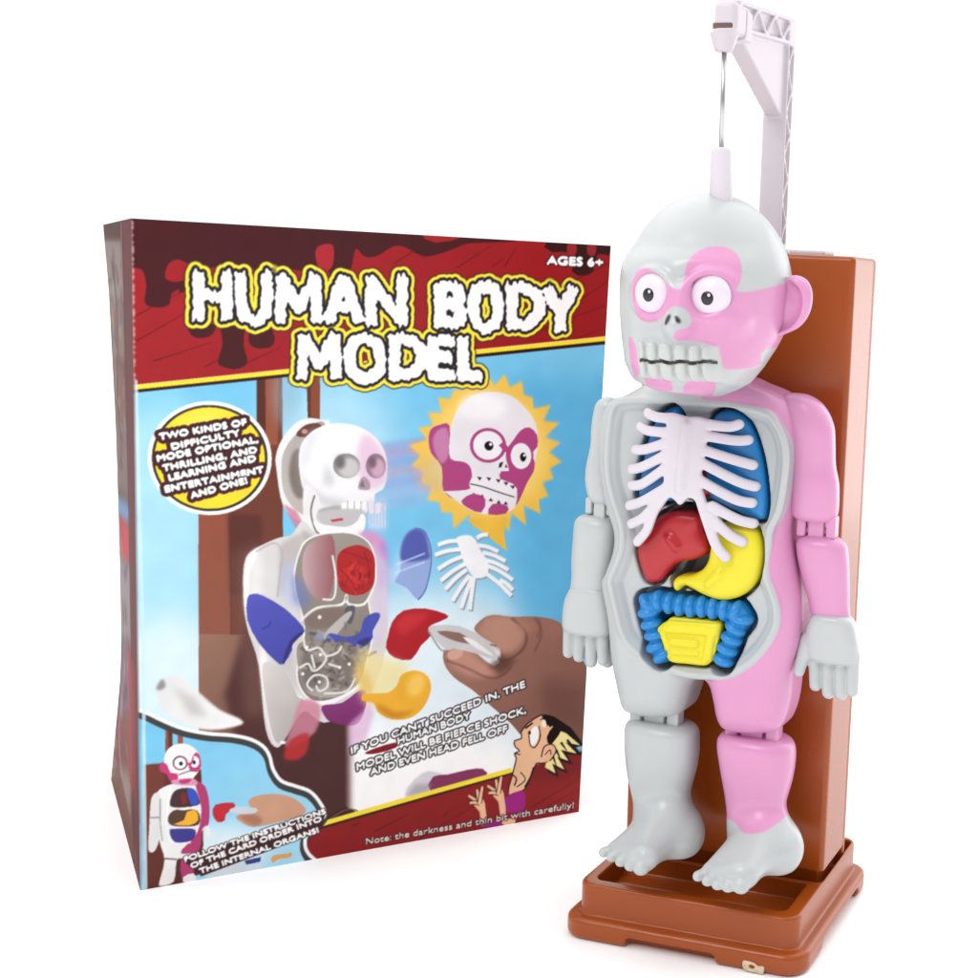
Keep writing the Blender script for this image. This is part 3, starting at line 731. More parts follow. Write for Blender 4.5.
# ------------------------------------------------------------------ rib cage
YR = -.0035
rz = lambda p: L2(z3(p), YR)
STERN = smooth_closed(rz([(372, 180), (410, 165), (445, 172), (480, 182), (515, 180), (556, 195), (572, 260), (558, 330), (545, 420), (538, 500), (545, 560), (525, 590), (480, 578), (450, 606), (432, 612), (410, 588), (378, 570), (345, 556), (355, 500), (356, 400), (370, 300)]), 3)
RIBS = [[(265, 165), (310, 183), (400, 190)], [(222, 232), (270, 252), (390, 258)], [(192, 348), (260, 342), (390, 300)], [(172, 445), (240, 428), (380, 360)], [(172, 525), (240, 512), (380, 420)], [(157, 625), (240, 598), (380, 520)],
        [(170, 715), (240, 680), (320, 600)], [(208, 800), (262, 740), (305, 640), (380, 540)],
        [(708, 222), (660, 232), (540, 212)], [(748, 300), (690, 300), (540, 270)], [(768, 425), (700, 400), (540, 340)], [(778, 532), (700, 500), (540, 405)], [(763, 612), (690, 590), (530, 490)],
        [(768, 715), (700, 690), (590, 620)], [(722, 803), (660, 760), (580, 670)], [(648, 872), (610, 820), (575, 720), (530, 570)]]
mid = rz([(465, 400)])[0][0]
def yr(x): return YR + .0009 + 9.0 * (x - mid) ** 2
paths = []
for i, r in enumerate(RIBS):
    P = smooth_closed(rz(r), 4, False); paths.append((P, .0019))
def f_ribs(X, Y, Z):
    x2, z2 = X[:, 0, 0][:, None], Z[0, 0, :][None, :]
    d = sd_poly(x2, z2, STERN)
    for P, r in paths: d = smin(d, sd_path(x2, z2, P) - r, .0010)
    d = d[:, None, :]; yy = Y - yr(X)
    f = extrude(d, yy, -.0014, .0014, .0010)
    a, b = rz([(470, 220)])[0], rz([(440, 530)])[0]
    keel = capsule(X, yy, Z, (a[0], -.0006, a[1]), (b[0], -.0006, b[1]), .0022)
    return smin(f, np.maximum(keel, -yy - .0028), .0012)
allr = np.concatenate([STERN] + [p for p, _ in paths])
V, Q = nets(f_ribs, (allr[:, 0].min() - .004, YR - .004, allr[:, 1].min() - .004), (allr[:, 0].max() + .004, .012, allr[:, 1].max() + .004), .00042)
mesh('rib_cage', V, Q, M_white, None, label='white plastic rib cage lying over the blue lungs in the open chest', cat='rib cage').matrix_world = TOYM

# ------------------------------------------------------------------ the printed carton
def homog(src, dst):
    A = []
    for (x, y), (u, v) in zip(src, dst):
        A += [[x, y, 1, 0, 0, 0, -u * x, -u * y], [0, 0, 0, x, y, 1, -v * x, -v * y]]
    h = np.linalg.solve(np.array(A, float), np.array(dst, float).ravel()); return np.append(h, 1).reshape(3, 3)
def box_blur(m, r):
    for ax in (0, 1):
        for _ in range(3):
            p = np.pad(m, [(r + 1, r) if a == ax else (0, 0) for a in (0, 1)], mode='edge'); c = np.cumsum(p, ax)
            n = m.shape[ax]; m = (np.take(c, range(2 * r + 1, 2 * r + 1 + n), ax) - np.take(c, range(0, n), ax)) / (2 * r + 1)
    return m
class Print:
    """a print laid out flat: shapes are given in layout units and filled into an array of colours"""
    def __init__(s, w, h, quad):
        s.w, s.h = w, h; s.a = np.ones((h, w, 3), np.float32); s.H = homog(quad, [(0, 0), (w, 0), (w, h), (0, h)]); s.k = w / 460.
    def t(s, P):
        P = np.asarray(P, float); q = np.c_[P, np.ones(len(P))] @ s.H.T; return q[:, :2] / q[:, 2:]
    def fill(s, loops, pad=0):
        """even-odd mask of closed loops (already in print pixels) -> mask, x0, y0"""
        al = np.concatenate(loops); x0, y0 = np.maximum(np.floor(al.min(0)).astype(int) - pad, 0); x1, y1 = np.minimum(np.ceil(al.max(0)).astype(int) + pad + 1, (s.w, s.h))
        if x1 <= x0 or y1 <= y0: return None
        D = np.zeros((y1 - y0, x1 - x0 + 1), np.int32)
        for P in loops:
            for (ax, ay), (bx, by) in zip(P, np.roll(P, -1, 0)):
                if ay == by: continue
                if ay > by: ax, ay, bx, by = bx, by, ax, ay
                r0, r1 = max(int(math.ceil(ay - y0 - .5)), 0), min(int(math.ceil(by - y0 - .5)), y1 - y0)
                if r1 <= r0: continue
                rr = np.arange(r0, r1); xx = ax + (rr + y0 + .5 - ay) * (bx - ax) / (by - ay)
                np.add.at(D, (rr, np.clip(np.ceil(xx - x0 - .5).astype(int), 0, x1 - x0)), 1)
        return (np.cumsum(D, 1)[:, :-1] % 2).astype(np.float32), x0, y0
    def put(s, m, x0, y0, c, alpha=1.):
        h, w = m.shape; A = s.a[y0:y0 + h, x0:x0 + w]; m = (m[:A.shape[0], :A.shape[1]] * alpha)[..., None]
        A *= 1 - m; A += m * (np.asarray(c, np.float32) / 255)
    def poly(s, P, c, alpha=1., blur=0., sm=0, c2=None, ang=90.):
        """c2: colour at the far end of a printed gradient running along ang (degrees, 90 = downwards)"""
        P = smooth_closed(P, sm) if sm else np.asarray(P, float)
        r = int(round(blur * s.k / 1.7)); f = s.fill([s.t(P)], r * 3 + 1)
        if f is None: return
        m, x0, y0 = f
        if r: m = box_blur(m, r)
        if c2 is not None:
            yy, xx = np.mgrid[0:m.shape[0], 0:m.shape[1]]; d = xx * math.cos(math.radians(ang)) + yy * math.sin(math.radians(ang))
            d = (d - d.min()) / max(np.ptp(d), 1); c = (1 - d)[..., None] * np.array(c) + d[..., None] * np.array(c2)
        s.put(m, x0, y0, c, alpha)
    def ell(s, x, y, rx, ry, c, rot=0., **k):
        t = np.linspace(0, 2 * math.pi, 48, endpoint=False); ca, sa = math.cos(math.radians(rot)), math.sin(math.radians(rot))
        s.poly(np.c_[x + rx * np.cos(t) * ca - ry * np.sin(t) * sa, y + rx * np.cos(t) * sa + ry * np.sin(t) * ca], c, **k)
    def line(s, P, w, c, alpha=1., blur=0., sm=4, w2=None):
        P = smooth_closed(P, sm, False) if sm and len(P) > 2 else np.asarray(P, float)
        if len(P) < 3: P = np.array([P[0] + (P[-1] - P[0]) * t for t in np.linspace(0, 1, 6)])
        d = np.gradient(P, axis=0); d /= np.maximum(np.linalg.norm(d, axis=1), 1e-9)[:, None]; n = np.c_[-d[:, 1], d[:, 0]]
        hw = np.linspace(w, w if w2 is None else w2, len(P))[:, None] / 2
        s.poly(np.r_[P + n * hw, (P - n * hw)[::-1]], c, alpha, blur)
    def dilate(s, m, r):
        R = int(math.ceil(r)); o = m.copy(); h, w = m.shape
        for dy in range(-R, R + 1):
            k = int(math.sqrt(max(r * r - dy * dy, 0)))
            row = np.zeros_like(m)
            a, b = max(0, dy), min(h, h + dy); row[a:b] = m[a - dy:b - dy]
            # widen by k with a running maximum
            q, span = row, 1
            while span < 2 * k + 1:
                st = min(span, 2 * k + 1 - span); z = q.copy(); z[:, st:] = np.maximum(z[:, st:], q[:, :-st]); q = z; span += st
            if k: z = np.zeros_like(q); z[:, :-k] = q[:, k:]; q = z
            o = np.maximum(o, q)
        return o
    def text(s, body, p0, p1, cap, layers, bold=.02, slant=0., rag=0., space=1.0, up=None):
        """body set from p0 to p1 on its base line with capitals cap high; layers: (grow, colour, alpha)"""
        cu = bpy.data.curves.new('lettering', 'FONT'); cu.body = body; cu.offset = bold; cu.space_character = space; cu.resolution_u = 4; cu.fill_mode = 'FRONT'
        o = bpy.data.objects.new('lettering', cu); COL.objects.link(o); dg = bpy.context.evaluated_depsgraph_get()
        me = o.evaluated_get(dg).to_mesh(); me.calc_loop_triangles()
        V = np.array([v.co[:2] for v in me.vertices]); T = np.array([t.vertices[:] for t in me.loop_triangles])
        o.evaluated_get(dg).to_mesh_clear(); bpy.data.objects.remove(o); bpy.data.curves.remove(cu)
        x = (V[:, 0] - V[:, 0].min()) / np.ptp(V[:, 0]); y = V[:, 1] / .73
        p0, p1 = np.array(p0, float), np.array(p1, float); e = (p1 - p0) / np.linalg.norm(p1 - p0)
        u = np.array([e[1], -e[0]]) if up is None else np.array(up, float)
        P = p0 + np.outer(x, p1 - p0) + np.outer(y, u * cap) + np.outer(y * slant * cap, e)
        P = s.t(P); pad = int(max(l[0] for l in layers) * s.k) + 8 + int(rag * s.k * 2)
        x0, y0 = np.floor(P.min(0)).astype(int) - pad; x1, y1 = np.ceil(P.max(0)).astype(int) + pad
        m = np.zeros((y1 - y0, x1 - x0), np.float32)
        for t in T:
            q = P[t] - (x0, y0); a = np.floor(q.min(0)).astype(int); b = np.ceil(q.max(0)).astype(int) + 1
            gx, gy = np.meshgrid(np.arange(a[0], b[0]) + .5, np.arange(a[1], b[1]) + .5)
            w = [(q[(i + 1) % 3][0] - q[i][0]) * (gy - q[i][1]) - (q[(i + 1) % 3][1] - q[i][1]) * (gx - q[i][0]) for i in range(3)]
            ins = ((w[0] >= -.01) & (w[1] >= -.01) & (w[2] >= -.01)) | ((w[0] <= .01) & (w[1] <= .01) & (w[2] <= .01))
            v = m[a[1]:b[1], a[0]:b[0]]; v[ins[:v.shape[0], :v.shape[1]]] = 1
        s.ink(m, x0, y0, layers, rag, len(body))
    def ink(s, m, x0, y0, layers, rag, seed):
        if rag:
            h, w = m.shape; rg = np.random.RandomState(seed + 3)
            nz = lambda sx, sy: (lambda q: q / q.std())(box_blur(box_blur(rg.randn(h, w), sx) if sx else rg.randn(h, w), sy))
            k = rag * s.k; fine, mid_ = int(.55 * s.k), int(1.2 * s.k)
            col = rg.randn(w); col = np.convolve(col, np.hanning(int(2.7 * s.k)), 'same'); col /= col.std()
            yy, xx = np.mgrid[0:h, 0:w]
            dy = col[None, :] * k * np.linspace(1.9, .5, h)[:, None] + nz(mid_, mid_) * k * .5; dx = nz(fine, fine) * k * .42 + nz(mid_, mid_) * k * .35
            m = m[np.clip((yy + dy).astype(int), 0, h - 1), np.clip((xx + dx).astype(int), 0, w - 1)]
            m = np.clip((box_blur(m, 2) - .5) * 4 + .5, 0, 1)
        for g_, c, al in layers:
            q = s.dilate(m, g_ * s.k) if g_ else m
            ox, oy = max(0, -x0), max(0, -y0)
            s.put(q[oy:, ox:][:s.h - max(y0, 0), :s.w - max(x0, 0)], max(x0, 0), max(y0, 0), c, al)
    def block(s, letters, layers, rag, wd):
        """heavy drawn capitals: (strokes in a unit box, left, top, right, bottom)"""
        polys = []
        for strokes, x0, y0, x1, y1 in letters:
            for st in strokes:
                q = np.array([(x0 + wd / 2 + a * (x1 - x0 - wd), y1 - wd * .42 - b * (y1 - y0 - wd * .84)) for a, b in st], float)
                if len(q) > 3: q = smooth_closed(q, 5, False)
                for i in range(len(q) - 1):
                    d = (q[i + 1] - q[i]); d /= np.linalg.norm(d); n = np.array([-d[1], d[0]]) * wd / 2; e = d * wd * .40
                    polys.append(s.t([q[i] - e + n, q[i + 1] + e + n, q[i + 1] + e - n, q[i] - e - n]))
        al = np.concatenate(polys); pad = int(max(l[0] for l in layers) * s.k) + 12
        X0, Y0 = np.floor(al.min(0)).astype(int) - pad; X1, Y1 = np.ceil(al.max(0)).astype(int) + pad
        m = np.zeros((Y1 - Y0, X1 - X0), np.float32)
        for P_ in polys:
            f = s.fill([P_])
            if f: h, w = f[0].shape; v = m[f[2] - Y0:f[2] - Y0 + h, f[1] - X0:f[1] - X0 + w]; v[:] = np.maximum(v, f[0])
        s.ink(m, X0, Y0, layers, rag, len(polys))
    def down(s):
        a = s.a; return (a[0::2, 0::2] + a[1::2, 0::2] + a[0::2, 1::2] + a[1::2, 1::2]) / 4

QF = [(131, 218.3), (610.8, 245.8), (578.8, 811.8), (140.2, 890.5)]
QS = [(103.2, 224.8), (131, 218.3), (140.2, 890.5), (111, 779)]
zA = lambda p: zf(90, 200, .2761, p)
zB = lambda p: zf(340, 220, .2965, p)
zC = lambda p: zf(90, 420, .2761, p)
zD = lambda p: zf(340, 480, .2863, p)
zE = lambda p: zf(90, 650, .2761, p)
zG = lambda p: zf(345, 670, .2454, p)
zH = lambda p: zf(230, 400, .2249, p)
zI = lambda p: zf(230, 560, .2249, p)
zJ = lambda p: zf(410, 370, .1738, p)
zK = lambda p: zf(180, 250, .2249, p)
zL = lambda p: zf(140, 720, .2045, p)
def front_print():
    p = Print(1280, 1766, QF); P = p.poly; E = p.ell; Ln = p.line
    rg2 = random.Random(11)
    # sky of the picture, blue above, white below
    P([(120, 200), (640, 200), (640, 920), (120, 920)], (118, 198, 236), c2=(120, 198, 236), ang=0)
    E(330, 440, 70, 60, (190, 228, 246), alpha=.8, blur=30)
    E(165, 560, 60, 160, (178, 226, 246), alpha=.9, blur=30)
    E(175, 690, 60, 70, (225, 242, 250), alpha=.9, blur=22)
    E(440, 700, 130, 110, (236, 247, 252), alpha=.95, blur=34)
    E(400, 790, 160, 60, (255, 255, 255), blur=24)
    P([(505, 380), (620, 380), (600, 640), (520, 640)], (86, 176, 224), alpha=.75, blur=22)
    # wooden board and pole
    P([(258, 375), (284, 375), (284, 660), (199, 660), (199, 470), (258, 470)], (112, 58, 46))
    P([(199, 470), (229, 470), (231, 660), (199, 660)], (152, 78, 56), c2=(140, 84, 66))
    P([(258, 375), (267, 375), (267, 470), (258, 470)], (88, 42, 36)); P([(267, 375), (280, 375), (279, 450), (267, 450)], (150, 80, 58))
    P([(229, 520), (262, 520), (268, 600), (231, 600)], (92, 46, 40), blur=3)
    P(zA([(790, 640), (840, 640), (838, 830), (795, 830)]), (138, 72, 50)); P(zA([(790, 640), (806, 640), (806, 830), (795, 830)]), (96, 48, 38))
    E(288, 400, 14, 34, (150, 180, 200), alpha=.5, blur=8)
    P([(199, 640), (256, 640), (275, 770), (352, 840), (199, 840)], (150, 110, 92), c2=(84, 46, 42), ang=55)
    P([(255, 600), (300, 640), (350, 720), (350, 850), (262, 850), (225, 700)], (80, 44, 42), blur=5)
    P(zE([(650, 290), (925, 230), (925, 575), (880, 620), (650, 620)]), (74, 40, 40))
    P(zE([(850, 610), (925, 572), (1010, 610), (1010, 640), (850, 660)]), (60, 34, 34))
    Ln(zE([(865, 618), (940, 580), (1010, 608)]), 1.2, (120, 80, 70))
    P([(232, 560), (262, 545), (268, 720), (245, 720)], (120, 86, 76), alpha=.55, blur=8)
    # head shell behind the skull
    P(zH([(212, 330), (210, 270), (235, 200), (290, 130), (350, 100), (420, 108), (450, 125), (400, 300), (380, 540), (310, 560), (240, 490)]), (236, 236, 236), sm=4)
    P(zH([(238, 400), (236, 290), (262, 220), (310, 165), (375, 125), (430, 130), (380, 300), (360, 520), (310, 520), (262, 470)]), (168, 158, 152), sm=4, c2=(196, 190, 186), ang=150)
    P(zH([(300, 175), (340, 132), (400, 122), (410, 150), (345, 185)]), (104, 62, 52), sm=3); E(*zH([(338, 160)])[0], 3, 2.4, (190, 150, 140))
    P(zH([(285, 260), (320, 240), (330, 330), (330, 455), (290, 440), (268, 350)]), (126, 116, 110), sm=4, blur=2)
    P(zH([(240, 485), (300, 515), (325, 560), (300, 600)]), (206, 120, 150), alpha=.8, blur=1.5)
    # streaks flung to the right of the skull
    for i, (y, c) in enumerate([(215, (150, 150, 205)), (250, (178, 140, 190)), (290, (140, 150, 210)), (330, (196, 150, 180)), (380, (150, 160, 215)), (430, (170, 190, 228)), (480, (150, 185, 228))]):
        P(zH([(600, y + 20), (700, y - 8), (960, y - 50), (970, y - 20), (720, y + 35)]), c, alpha=.55, blur=3)
    P(zH([(800, 210), (900, 190), (920, 270), (820, 260)]), (236, 170, 120), alpha=.6, blur=4); P(zH([(810, 330), (930, 280), (950, 400), (860, 430)]), (232, 160, 130), alpha=.6, blur=5)
    # skull
    P(zH([(312, 300), (325, 215), (385, 150), (480, 122), (575, 135), (650, 180), (695, 250), (705, 340), (690, 410), (650, 440), (640, 500), (520, 520), (400, 500), (350, 440), (325, 400)]), (250, 250, 251), sm=4, c2=(240, 240, 243))
    P(zH([(600, 170), (660, 200), (700, 290), (703, 370), (660, 410), (600, 400), (570, 260)]), (226, 186, 214), alpha=.75, blur=5, sm=3)
    P(zH([(320, 320), (360, 400), (430, 450), (520, 470), (520, 505), (420, 490), (345, 430)]), (206, 204, 208), sm=3, blur=4, alpha=.8); P(zH([(340, 200), (400, 150), (360, 300), (330, 330), (318, 280)]), (226, 226, 230), sm=3, blur=5, alpha=.8)
    P(zH([(430, 300), (470, 370), (460, 410), (420, 390)]), (205, 205, 208), alpha=.8, blur=4)
    E(*zH([(525, 312)])[0], 13.5, 12.5, (150, 146, 148)); E(*zH([(534, 322)])[0], 10.5, 10, (204, 200, 201), blur=2); E(*zH([(497, 296)])[0], 5, 7, (112, 106, 108), blur=2.5)
    E(*zH([(655, 312)])[0], 10, 12.5, (150, 122, 140)); E(*zH([(664, 322)])[0], 7, 9.5, (206, 168, 190), blur=2); E(*zH([(640, 296)])[0], 4, 6, (122, 92, 112), blur=2)
    P(zH([(575, 410), (595, 360), (625, 380), (628, 415), (600, 420)]), (176, 152, 164), sm=3); P(zH([(583, 405), (596, 372), (606, 408)]), (130, 108, 118))
    P(zH([(340, 400), (400, 450), (420, 600), (400, 640), (350, 600), (330, 520)]), (236, 236, 236), sm=3); Ln(zH([(382, 445), (365, 520), (385, 600), (410, 620)]), 1.6, (110, 104, 104))
    P(zH([(400, 510), (500, 490), (500, 540), (420, 545)]), (176, 172, 170), sm=3, blur=1)
    for i in range(6):
        x = 500 + 30 * i; P(zH([(x, 480), (x + 26, 474), (x + 28, 515), (x + 14, 528), (x + 2, 518)]), (250, 250, 250)); Ln(zH([(x + 28, 470), (x + 29, 520)]), .8, (150, 146, 150))
    P(zH([(610, 470), (700, 450), (700, 600), (620, 600)]), (214, 208, 232), alpha=.65, blur=4)
    for i in range(6): Ln(zH([(625 + 14 * i, 480), (625 + 14 * i, 590)]), .8, (240, 236, 246), alpha=.7)
    P(zH([(400, 520), (590, 505), (600, 560), (540, 590), (420, 580)]), (196, 192, 194), sm=3, blur=1)
    P(zH([(450, 555), (505, 545), (510, 556), (460, 564)]), (190, 60, 80))
    P(zH([(375, 560), (420, 575), (520, 585), (570, 560), (590, 525), (608, 545), (600, 600), (560, 630), (440, 635), (395, 605)]), (246, 246, 246), sm=3)
    for i in range(9): Ln(zH([(430 + 16 * i, 622), (438 + 16 * i, 630)]), 1.3, (120, 116, 116))
    # neck, shoulders and open body
    P(zH([(330, 560), (400, 620), (560, 650), (650, 650), (690, 720), (700, 900), (700, 1100), (640, 1300), (560, 1390), (420, 1450), (330, 1400), (260, 1500), (210, 1560), (160, 1480), (130, 1200), (75, 1020), (62, 850), (70, 740), (110, 690), (210, 640), (280, 620)]), (218, 215, 214), sm=4)
    P(zH([(240, 660), (330, 620), (300, 760), (250, 830), (230, 900), (225, 720)]), (190, 184, 182), sm=3, blur=3)
    P(zH([(90, 720), (150, 690), (140, 900), (90, 960)]), (240, 240, 240), blur=5, alpha=.7)
    P(zI([(280, 40), (340, -10), (350, 200), (260, 240), (230, 150), (240, 40)]), (186, 196, 226), alpha=.75, blur=6)
    P(zH([(575, 610), (640, 605), (690, 640), (700, 730), (640, 700), (600, 660)]), (226, 150, 196), alpha=.9, blur=3, sm=3)
    P(zH([(655, 660), (700, 650), (710, 760), (700, 860), (660, 820)]), (168, 130, 200), alpha=.7, blur=5)
    P(zH([(330, 600), (420, 650), (560, 665), (640, 640), (600, 690), (440, 690), (340, 660)]), (170, 164, 162), sm=3, blur=2.5, alpha=.75)
    P(zI([(140, 300), (200, 480), (250, 520), (310, 600), (280, 330), (330, 330), (260, 420)]), (196, 190, 188), sm=3, blur=4, alpha=.8)
    P(zI([(135, 420), (160, 420), (200, 700), (225, 820), (190, 800), (150, 620)]), (252, 252, 252), sm=3, blur=3, alpha=.8)
    P(zH([(64, 880), (80, 730), (130, 680), (120, 720), (88, 800), (80, 1000)]), (255, 255, 255), sm=3, blur=2, alpha=.9)
    Ln(zH([(118, 700), (200, 660), (235, 700), (225, 800), (215, 900)]), 1.2, (172, 166, 164), blur=.8)
    P(zI([(640, -60), (720, 60), (700, 300), (650, 480), (640, 200)]), (214, 196, 224), blur=6, alpha=.75)
    cav = zI([(305, 10), (340, -60), (420, -95), (540, -100), (620, -60), (650, 20), (650, 120), (620, 200), (640, 330), (610, 470), (580, 560), (480, 640), (400, 655), (330, 610), (300, 520), (330, 380), (330, 290), (300, 180), (290, 90)])
    P(cav, (158, 148, 140), sm=4, c2=(128, 118, 110))
    Ln([*cav, cav[0]], 1.6, (244, 244, 244))
    P(zI([(330, 0), (370, -60), (460, -85), (470, 60), (440, 190), (370, 180), (330, 100)]), (196, 170, 172), sm=4, c2=(150, 90, 96), ang=0)
    P(zI([(280, 80), (330, 120), (360, 200), (330, 250), (290, 200)]), (112, 124, 180), alpha=.75, blur=4)
    P(zI([(480, 30), (500, -20), (560, -45), (600, -40), (640, -10), (650, 50), (640, 130), (600, 170), (540, 175), (490, 140)]), (176, 34, 38), sm=4); E(*zI([(560, 85)])[0], 11, 12, (206, 46, 44), blur=3); E(*zI([(553, 78)])[0], 2, 2.6, (150, 30, 36), blur=1)
    for i in range(26):
        a_, r_ = rg2.uniform(0, 6.28), rg2.uniform(10, 78); x, y = 565 + r_ * math.cos(a_), 75 + r_ * 1.1 * math.sin(a_); Ln(zI([(x, y), (x + rg2.uniform(-14, 14), y + rg2.uniform(6, 18)), (x + rg2.uniform(-20, 20), y + 26)]), rg2.uniform(.8, 2), rg2.choice([(120, 18, 26), (214, 70, 66), (140, 24, 30)]), alpha=.6, blur=.7)
    for i, (a, b) in enumerate([((500, -20), (640, 30)), ((490, 60), (560, 150)), ((600, -20), (620, 130))]): Ln(zI([a, ((a[0] + b[0]) / 2 + 12, (a[1] + b[1]) / 2), b]), 1., (120, 20, 28), alpha=.7)
    Ln(zI([(415, 195), (465, 190), (475, 100), (460, 0)]), 2, (238, 236, 234)); Ln(zI([(320, 290), (390, 235), (500, 218), (522, 175), (530, 215), (600, 215), (640, 150)]), 2.6, (240, 239, 238))
    P(zI([(330, 300), (390, 245), (500, 230), (520, 290), (400, 330)]), (128, 112, 104), sm=3, blur=2); P(zI([(515, 235), (560, 225), (545, 300), (520, 290)]), (92, 90, 104), sm=3)
    E(*zI([(402, 275)])[0], 2, 2, (240, 236, 220))
    P(zI([(420, 350), (520, 255), (545, 262), (470, 360), (440, 375)]), (190, 184, 180), sm=3)
    # blue pieces
    P(zI([(430, 370), (450, 345), (520, 360), (580, 340), (600, 280), (650, 252), (672, 268), (640, 330), (635, 370), (580, 410), (530, 385), (450, 385)]), (74, 82, 176), sm=3); P(zI([(570, 380), (630, 360), (610, 395), (575, 410)]), (48, 52, 128), sm=3, blur=1)
    P(zI([(372, 340), (420, 345), (430, 380), (380, 370)]), (150, 160, 215), alpha=.7, blur=3)
    P(zI([(80, 195), (105, 175), (150, 182), (250, 240), (330, 320), (325, 350), (275, 380), (280, 420), (240, 482), (205, 470), (130, 390), (80, 290)]), (84, 88, 186), sm=2, c2=(66, 68, 160), ang=60)
    P(zI([(270, 380), (330, 335), (325, 352), (285, 392), (245, 480), (238, 470)]), (48, 48, 120), sm=2); Ln(zI([(145, 330), (175, 315), (185, 292)]), 1.4, (56, 58, 140))
    # coils in the lower belly
    P(zI([(300, 410), (360, 380), (470, 400), (560, 450), (580, 540), (500, 620), (370, 620), (320, 560)]), (150, 140, 132), sm=4, c2=(172, 164, 158))
    P(zI([(330, 430), (400, 470), (420, 560), (350, 600), (320, 540)]), (104, 92, 86), sm=3, blur=3, alpha=.7); P(zI([(470, 420), (560, 460), (560, 560), (470, 600), (440, 520)]), (112, 100, 94), sm=3, blur=3, alpha=.7)
    for i in range(130):
        x, y = rg2.uniform(300, 640), rg2.uniform(280, 640)
        if (x - 470) ** 2 / 165 ** 2 + ((y - 90) ** 2 / 190 ** 2 if y < 280 else (y - 470) ** 2 / 165 ** 2) > .85: continue
        a = rg2.uniform(0, 6.28); l = rg2.uniform(15, 50); c = rg2.choice([(92, 82, 78), (110, 100, 96), (196, 190, 184), (72, 62, 62), (176, 168, 160)])
        Ln(zI([(x, y), (x + l * .5 * math.cos(a) + rg2.uniform(-9, 9), y + l * .5 * math.sin(a)), (x + l * math.cos(a), y + l * math.sin(a))]), rg2.uniform(1, 3.4), c, alpha=.6, blur=.8)
    for q in ([(330, 370), (345, 420), (400, 410), (430, 445), (480, 430), (500, 400)], [(310, 500), (350, 480), (370, 510), (400, 500), (430, 460), (420, 430)], [(370, 600), (345, 570), (380, 530), (430, 540), (435, 580), (400, 600), (385, 575)], [(440, 480), (490, 495)], [(420, 610), (520, 600), (560, 540)], [(365, 440), (380, 500)]):
        Ln(zI(q), 2.4, (206, 202, 198)); Ln(zI(q), 1.0, (240, 238, 236))
    for q in ((345, 408), (326, 525), (490, 495), (533, 480), (400, 560), (405, 440)): E(*zI([q])[0], 1.6, 1.6, (250, 248, 244))
    Ln(zI([(240, 560), (300, 625), (400, 650), (500, 625), (585, 570)]), 3.2, (246, 246, 246))
    # thighs flying off
    P(zI([(150, 480), (240, 500), (300, 620), (330, 640), (300, 720), (240, 820), (215, 830), (190, 790), (160, 640)]), (214, 210, 207), sm=3, c2=(176, 168, 164), ang=30)
    P(zI([(320, 640), (400, 660), (380, 780), (250, 850), (280, 740)]), (206, 132, 154), alpha=.85, sm=3, blur=2)
    P(zI([(410, 665), (500, 650), (590, 590), (610, 640), (585, 720), (545, 750), (470, 740), (430, 720)]), (140, 56, 124), sm=3, c2=(118, 40, 100))
    P(zI([(530, 745), (600, 680), (625, 600), (640, 700), (600, 830), (530, 860)]), (226, 176, 214), alpha=.7, blur=3)
    P(zI([(240, 880), (265, 820), (330, 785), (355, 800), (340, 870), (300, 900), (250, 900)]), (186, 44, 48), alpha=.9, sm=3, blur=1.6); E(*zI([(236, 826)])[0], 3.2, 1.6, (255, 255, 255), blur=.8)
    # white curved piece at the left
    P(zE([(240, 158), (268, 122), (330, 118), (400, 175), (470, 232), (540, 262), (550, 285), (440, 305), (340, 285), (265, 235)]), (226, 226, 226), sm=3, blur=1.5, c2=(246, 246, 246), ang=40); P(zE([(240, 158), (262, 124), (275, 150), (255, 165)]), (150, 150, 150), sm=2, blur=1)
    P(zE([(300, 150), (380, 190), (430, 260), (360, 250)]), (196, 192, 190), blur=4, alpha=.8)
    # bursting star with the painted head
    rg = random.Random(5); pts = []
    N = 26
    for i in range(2 * N):
        a = i * math.pi / N - 1.6; r = (1.0 if i % 2 == 0 else .845) * rg.uniform(.93, 1.06)
        pts.append((490 + 78 * r * 1.0 * math.cos(a) * (.93 if math.cos(a) > 0 else .98), 457 + 80 * r * math.sin(a)))
    P(pts, (242, 196, 84), blur=1); P(zJ([(330, 880), (560, 860), (545, 960), (560, 1060), (430, 960)]), (238, 190, 70))
    E(490, 455, 58, 60, (252, 222, 130), blur=10, alpha=.7)
    P(zH([(690, 380), (960, 240), (975, 420), (720, 470)]), (170, 176, 222), alpha=.28, blur=8)
    MG = (176, 70, 128)
    P(zJ([(115, 420), (130, 360), (180, 335), (235, 340), (245, 520), (350, 560), (360, 680), (320, 760), (300, 780), (200, 720), (190, 580), (130, 500)]), MG, sm=3)
    P(zJ([(140, 420), (170, 365), (225, 360), (230, 500), (190, 560), (150, 490)]), (198, 128, 172), sm=3, blur=1)
    P(zJ([(235, 420), (255, 300), (310, 210), (390, 155), (490, 142), (590, 165), (670, 235), (725, 320), (740, 430), (720, 560), (680, 660), (640, 740), (600, 815), (540, 845), (440, 850), (340, 820), (215, 730), (200, 720), (330, 710), (360, 680), (358, 590), (320, 550), (240, 530)]), (234, 230, 236), sm=3)
    E(*zJ([(430, 230)])[0], 24, 14, (250, 248, 250), blur=6, alpha=.9)
    P(zJ([(560, 480), (600, 420), (640, 365), (690, 345), (735, 390), (735, 460), (700, 500), (720, 540), (715, 600), (680, 660), (645, 740), (612, 800), (620, 700), (525, 650), (530, 600), (575, 600), (560, 540)]), MG, sm=2)
    E(*zJ([(455, 452)])[0], 18, 17.5, MG); E(*zJ([(455, 452)])[0], 14.8, 14.5, (242, 240, 244)); Ln(zJ([(530, 440), (570, 480), (600, 450)]), 6, MG)
